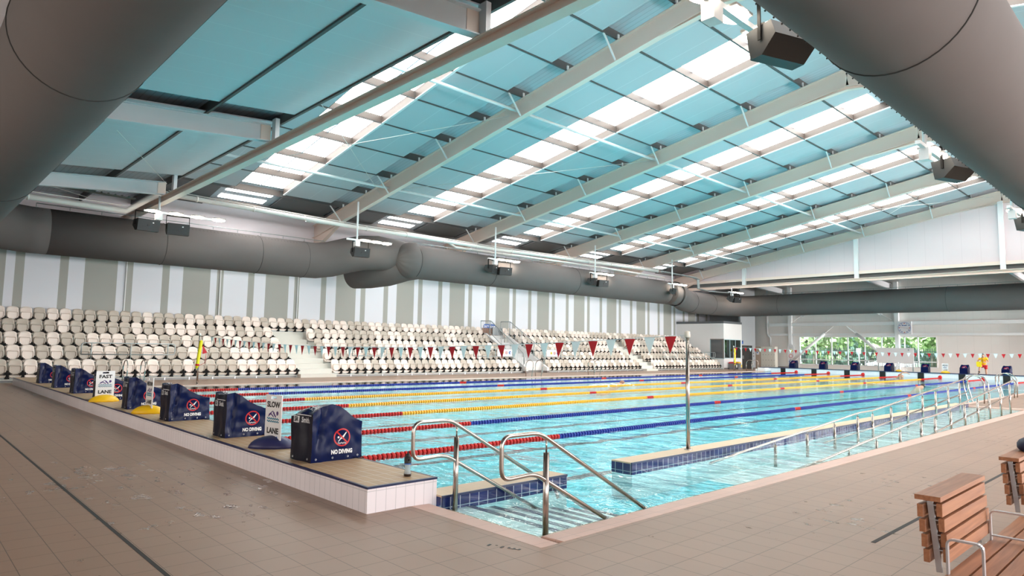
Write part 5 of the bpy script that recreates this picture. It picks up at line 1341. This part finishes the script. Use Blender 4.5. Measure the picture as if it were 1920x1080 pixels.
ramp_rail(-4.15, [(4.6, -0.08), (6.4, 0.0), (8.0, 0.11), (11.2, 0.31), (12.2, 0.33), (20.0, 0.89)], [(10, -0.2), (12.1, -0.02), (20.2, 0.52)], (7.35, 8.6, 9.85, 11.15, 12.1, 13.3, 14.5, 15.75, 17.0, 18.3, 19.5), [(20.35, 0, 0.88), (20.33, 0, 0.52)], 'long steel ramp handrail beside the bench side deck')
def ladder(x, yd, s, lab, w_=0.55):
    """s = +1 when the deck is on the +Y side"""
    t = thing('pool_ladder', lab, 'pool ladder', (x, yd, 0))
    for i, dx in enumerate((0, w_)):
        b = MB(); b.tube([(dx, s * 0.42, D), (dx, s * 0.44, 0.45)] + [(dx, s * (0.12 + 0.32 * math.cos(a * PI / 10)), 0.60 + 0.34 * math.sin(a * PI / 10)) for a in range(0, 9)] + [(dx, -s * 0.13, 0.55), (dx, -s * 0.02, 0.05), (dx, -s * 0.1, -0.9)], 0.019, 10); obj('rail', b, 'steel', t)
    for z in (-0.3, -0.6):
        b = MB(); b.box(0, w_, -s * 0.1 - 0.06, -s * 0.1 + 0.02, z, z + 0.03); obj('rung', b, 'steel', t)
ladder(2.15, 17.55, 1, 'steel pool ladder on the seating side behind the near blocks')
ladder(21.9, 17.55, 1, 'steel pool ladder in front of the gangway', 0.75)
ladder(27.2, 17.55, 1, 'steel pool ladder in front of the third seat block')
ladder(47.0, 17.55, 1, 'steel pool ladder before the black door', 0.9)
ladder(22.3, -2.55, -1, 'steel pool ladder just past the end of the ramp, nearer one')
ladder(27.0, -2.55, -1, 'steel pool ladder past the ramp, farther one')

# ================================================================== BENCH
t = thing('slatted_bench', 'long slatted timber bench with steel arms at the lower right corner', 'bench', (0, 0, D))
zs = 0.43 - D
for i in range(6):
    y = -7.235 - 0.095 * i
    b = MB(); b.box(-0.03, 4.3, y - 0.083, y, zs - 0.035, zs); o = obj('seat_slat', b, 'bench_wood', t)
b = MB()
for x in (0.1, 1.2, 2.4, 3.6, 4.2):
    b.bar((x, -7.2, zs - 0.055), (x, -7.82, zs - 0.055), 0.04, 0.04)
    for y in (-7.25, -7.75): b.bar((x, y, 0), (x, y, zs - 0.05), 0.04, 0.04)
obj('frame', b, 'alu', t)
def back(x0, x1):
    lean = lambda z: -7.19 + (z - 0.46) * 0.10
    for i in range(4):
        z = 0.467 + 0.079 * i - D
        for sd_, nm in ((-0.026, 'front'), (0.062, 'rear')):
            y = lean(z + D) + sd_; zo = 0.0 if nm == 'front' else -0.012
            b = MB(); b.bar((x0 + (0.0 if nm == 'front' else -0.02), y, z + 0.034 + zo), (x1, y, z + 0.034 + zo), 0.028, 0.068); obj('back_slat', b, 'bench_wood', t)
    y = lean(0.80) + 0.02; b = MB(); b.box(x0 - 0.02, x1 + 0.02, y - 0.068, y + 0.058, 0.785 - D, 0.812 - D); obj('back_cap', b, 'bench_wood', t)
    for x in (x0 + 0.035, x1 - 0.06):
        b = MB(); b.bar((x, lean(0.44) + 0.018, 0.40 - D), (x, lean(0.78) + 0.018, 0.775 - D), 0.012, 0.03, up=(0, 1, 0))
        for i in range(4): b.bar((x, lean(0.5) - 0.015 + i * 0.008, 0.52 + 0.079 * i - D), (x, lean(0.5) + 0.035 + i * 0.008, 0.52 + 0.079 * i - D), 0.02, 0.006)
        obj('back_support', b, 'alu', t)
back(0.24, 1.21); back(2.33, 3.3)
for x, in ((0.17,), (1.15,), (2.26,), (3.4,)):
    b = MB(); pts = rounded([(x, -7.24, 0.40 - D), (x, -7.24, 0.612 - D), (x, -7.40 if x < 1 else -7.62, 0.612 - D), (x, -7.40 if x < 1 else -7.62, 0.40 - D)], 0.035)
    for a, c in zip(pts[:-1], pts[1:]): b.bar(a, c, 0.028, 0.010, up=(1, 0, 0)) if False else b.bar(a, c, 0.010, 0.030, up=(1, 0, 0))
    if x > 1: b.bar((x, -7.24, 0.46 - D), (x, -7.62, 0.46 - D), 0.028, 0.008)
    obj('armrest', b, 'alu', t)
b = MB(); b.ball((2.98, -7.17, 0.855), 0.2, 'bag_navy', 14, (1.2, 0.42, 0.32)); b.ball((3.05, -7.3, 0.74), 0.15, 'bag_navy', 12, (1.3, 0.3, 0.8)); tag(obj('sports_bag', b), 'dark navy bag slung over the second backrest at the right edge', 'bag')
b = MB(); b.ball((2.66, -7.40, 0.49), 0.2, 'cloth_black', 14, (1.4, 0.5, 0.38)); b.ball((2.55, -7.35, 0.55), 0.1, 'cloth_black', 12, (1.2, 0.7, 0.6)); tag(obj('folded_jacket', b), 'black clothing lying on the bench seat by the second backrest', 'clothing')

# drink bottle
t = thing('drink_bottle', 'clear sports drink bottle with a black sleeve on the bulkhead corner', 'bottle', (-0.06, -2.58, 0.274))
b = MB(); b.lathe([(0.0, 0.0), (0.036, 0.0), (0.038, 0.02), (0.034, 0.045), (0.029, 0.06), (0.031, 0.11), (0.035, 0.125), (0.035, 0.17)], (0, 0, 0), 18); obj('body', b, 'bottle_clear', t)
b = MB(); b.lathe([(0.0, 0.001), (0.0365, 0.001), (0.0385, 0.02), (0.036, 0.03)], (0, 0, 0), 18); obj('drink', b, 'drink_amber', t)
b = MB(); b.lathe([(0.0355, 0.128), (0.0358, 0.135), (0.0358, 0.185), (0.024, 0.197)], (0, 0, 0), 18, 'print_black'); b.lathe([(0.0352, 0.118), (0.0357, 0.121), (0.0357, 0.129)], (0, 0, 0), 18, 'print_blue')
put_text(b, 'P', 0.03, lambda x, y, z: (-0.012 + x, -0.0365, 0.16 + y), 'print_grey', 0.002); obj('sleeve', b, None, t)
b = MB(); b.lathe([(0.022, 0.195), (0.022, 0.215), (0.014, 0.222), (0.008, 0.226), (0.008, 0.24), (0.010, 0.243), (0.0, 0.25)], (0, 0, 0), 16); obj('cap', b, 'print_black', t)

# ================================================================== PEOPLE
def skin_obj(name, nodes, edges, m, parent, root=0, sub=2):
    me = bpy.data.meshes.new(name); me.from_pydata([n[0] for n in nodes], edges, [])
    me.materials.append(MATS[m]); o = bpy.data.objects.new(name, me); COL.objects.link(o); o.parent = parent
    s = o.modifiers.new('skin', 'SKIN'); s.use_smooth_shade = True
    for i, n in enumerate(nodes):
        r_ = n[1] if isinstance(n[1], tuple) else (n[1], n[1]); me.skin_vertices[0].data[i].radius = r_
        me.skin_vertices[0].data[i].use_root = (i == root)
    q = o.modifiers.new('smooth', 'SUBSURF'); q.levels = sub; q.render_levels = sub
    return o
t = thing('person', 'person in yellow shirt and red shorts holding a yellow board, foot on the far bulkhead', 'person', (51.55, 2.85, D))
N_ = [((0, 0, 0.92), (0.13, 0.10)), ((-0.03, 0, 1.10), (0.12, 0.09)), ((-0.10, 0, 1.30), (0.15, 0.10)), ((-0.14, 0, 1.42), (0.08, 0.07)), ((-0.17, 0, 1.48), 0.052), ((-0.21, 0, 1.56), (0.072, 0.080)), ((-0.23, 0, 1.66), (0.072, 0.082)),
      ((-0.12, 0.18, 1.38), 0.058), ((-0.16, 0.33, 1.20), 0.045), ((-0.36, 0.20, 1.10), 0.034), ((-0.43, 0.14, 1.10), 0.032),
      ((-0.12, -0.18, 1.38), 0.058), ((-0.14, -0.30, 1.16), 0.045), ((-0.36, -0.14, 1.12), 0.034), ((-0.43, -0.08, 1.12), 0.032),
      ((0.0, -0.10, 0.86), 0.095), ((0.0, -0.11, 0.50), 0.060), ((0.02, -0.11, 0.30), 0.055), ((0.04, -0.11, 0.07), 0.036), ((-0.12, -0.12, 0.03), 0.032),
      ((-0.02, 0.10, 0.88), 0.095), ((-0.36, 0.17, 0.82), 0.062), ((-0.40, 0.20, 0.60), 0.052), ((-0.38, 0.22, 0.40), 0.036), ((-0.52, 0.24, 0.355), 0.030)]
ed = [(0, 1), (1, 2), (2, 3), (3, 4), (4, 5), (5, 6), (3, 7), (7, 8), (8, 9), (9, 10), (3, 11), (11, 12), (12, 13), (13, 14), (0, 15), (15, 16), (16, 17), (17, 18), (18, 19), (0, 20), (20, 21), (21, 22), (22, 23), (23, 24)]
for base, sg in ((10, -1), (14, 1)):
    bx = Vector(N_[base][0])
    for k in range(4): N_.append(((bx.x - 0.075 + 0.004 * k, bx.y + sg * (0.02) , bx.z + 0.028 - 0.018 * k), 0.008)); ed.append((base, len(N_) - 1))
    N_.append(((bx.x - 0.03, bx.y + sg * 0.03, bx.z + 0.05), 0.009)); ed.append((base, len(N_) - 1))
skin_obj('body', N_, ed, 'skin', t)
skin_obj('shirt', [((0.01, 0, 0.86), (0.165, 0.13)), ((-0.03, 0, 1.08), (0.155, 0.12)), ((-0.10, 0, 1.30), (0.18, 0.125)), ((-0.135, 0, 1.42), (0.11, 0.09)), ((-0.12, 0.19, 1.38), 0.085), ((-0.14, 0.28, 1.27), 0.08), ((-0.12, -0.19, 1.38), 0.085), ((-0.13, -0.26, 1.25), 0.08)], [(0, 1), (1, 2), (2, 3), (3, 4), (4, 5), (3, 6), (6, 7)], 'shirt_yellow', t)
skin_obj('shorts', [((0, 0, 0.93), (0.155, 0.125)), ((0.0, -0.10, 0.84), 0.115), ((0.0, -0.11, 0.62), 0.105), ((-0.02, 0.10, 0.86), 0.115), ((-0.22, 0.14, 0.83), 0.10)], [(0, 1), (1, 2), (0, 3), (3, 4)], 'shorts_red', t)
b = MB(); b.ball((-0.215, 0, 1.665), 0.095, 'hair_dark', 14, (1.0, 0.92, 0.80)); b.v = [(v[0] + 0.012, v[1], max(v[2], 1.655 + max(0, -(v[0] + 0.215)) * 0.5)) for v in b.v]; obj('hair', b, None, t)
b = MB(); b.ball((-0.312, 0, 1.60), 0.016, 'skin', 8, (1.2, 0.8, 1.3))
for s_ in (-1, 1): b.ball((-0.205, s_ * 0.082, 1.61), 0.022, 'skin', 8, (0.8, 0.5, 1.2)); b.ball((-0.295, s_ * 0.032, 1.625), 0.009, 'hair_dark', 8)
b.box(-0.30, -0.292, -0.025, 0.025, 1.562, 1.570, 'flag_red'); obj('face', b, None, t)
b = MB(); b.tube([(-0.38, 0.22, 0.50), (-0.38, 0.22, 0.38)], 0.055, 12); b.ball((-0.46, 0.235, 0.352), 0.06, None, 12, (2.0, 0.8, 0.55)); obj('shoe', b, 'cap_black', t)
b = MB(); b.tube([(0.04, -0.11, 0.16), (0.04, -0.11, 0.06)], 0.055, 12); b.ball((-0.04, -0.115, 0.035), 0.06, None, 12, (2.0, 0.8, 0.58)); obj('shoe', b, 'cap_black', t)
b = MB(); b.tube([(-0.22, 0.05, 1.44), (-0.33, 0.0, 1.2), (-0.30, -0.15, 1.05)], 0.012, 6); obj('lanyard', b, 'print_black', t)
b = MB(); pl = rounded([(0.05, 0.80 - 1.0, 0), (0.33, -0.20, 0), (0.35, 0.16, 0), (0.03, 0.16, 0), (0.05, -0.20, 0)], 0.08); b.prism([(p[0], p[1] + 1.0) for p in pl], -0.47, -0.43, axis='X'); o = obj('kick_board', b, 'tube_yellow', None, (51.55, 2.85, D)); tag(o, 'yellow board held by the standing person at the far end', 'board')
def swimmer(x, y, lab, cap, arm, foam, hd=(1, 0)):
    t = thing('person', lab, 'person', (x, y, 0), math.atan2(hd[1], hd[0]))
    N2 = [((-0.75, 0, -0.25), (0.14, 0.10)), ((-0.30, 0, -0.06), (0.17, 0.10)), ((-0.15, 0, -0.01), (0.10, 0.08)), ((0, 0, 0.03), 0.075), ((0.10, 0, 0.05), 0.085), ((-0.22, 0.22, -0.06), 0.055), ((0.05, 0.40, -0.10), 0.042), ((0.3, 0.38, -0.15), 0.034), ((-1.15, 0.1, -0.35), 0.08), ((-1.6, 0.1, -0.4), 0.05), ((-1.15, -0.1, -0.35), 0.08), ((-1.6, -0.1, -0.4), 0.05)]
    e2 = [(0, 1), (1, 2), (2, 3), (3, 4), (2, 5), (5, 6), (6, 7), (0, 8), (8, 9), (0, 10), (10, 11)]
    if arm:
        k = len(N2); N2 += [((-0.15, -0.20, 0.02), 0.06), ((0.0, -0.32, 0.34), 0.05), ((0.32, -0.28, 0.36), 0.036), ((0.44, -0.25, 0.30), 0.034)]; e2 += [(2, k), (k, k + 1), (k + 1, k + 2), (k + 2, k + 3)]
        for q in range(4): N2.append(((0.54, -0.28 + 0.02 * q, 0.26 - 0.004 * q), 0.009)); e2.append((k + 3, len(N2) - 1))
        N2.append(((0.46, -0.19, 0.26), 0.010)); e2.append((k + 3, len(N2) - 1))
    skin_obj('body', N2, e2, 'skin', t)
    b = MB(); b.ball((0.085, 0, 0.085), 0.125, cap, 16, (1.05, 0.9, 0.9)); obj('swim_cap' if cap == 'cap_black' else 'hair', b, None, t)
    if foam:
        q = random.Random(5); b = MB()
        for _ in range(70): b.ball((q.uniform(-1.8, 0.5), q.uniform(-0.5, 0.5), q.uniform(-0.01, 0.05)), q.uniform(0.015, 0.05), None, 6, (2, 1.6, 0.5))
        o = obj('water_splash', b, 'foam_white', None, (x, y, 0)); tag(o, 'white splash around the swimmer nearest the seating', 'splash', None, 'stuff')
swimmer(33.2, 1.75, 'person swimming in a black cap in the lane beyond the ramp', 'cap_black', False, False, (1, -0.2))
swimmer(46.8, 6.7, 'person swimming freestyle with one arm raised near the far end', 'skin', True, False, (0.6, -1))
mat('hair_brown', (0.30, 0.14, 0.09), 0.6)
swimmer(20.5, 10.4, 'person swimming with splashes in the middle of the pool', 'hair_brown', False, True, (1, 0))
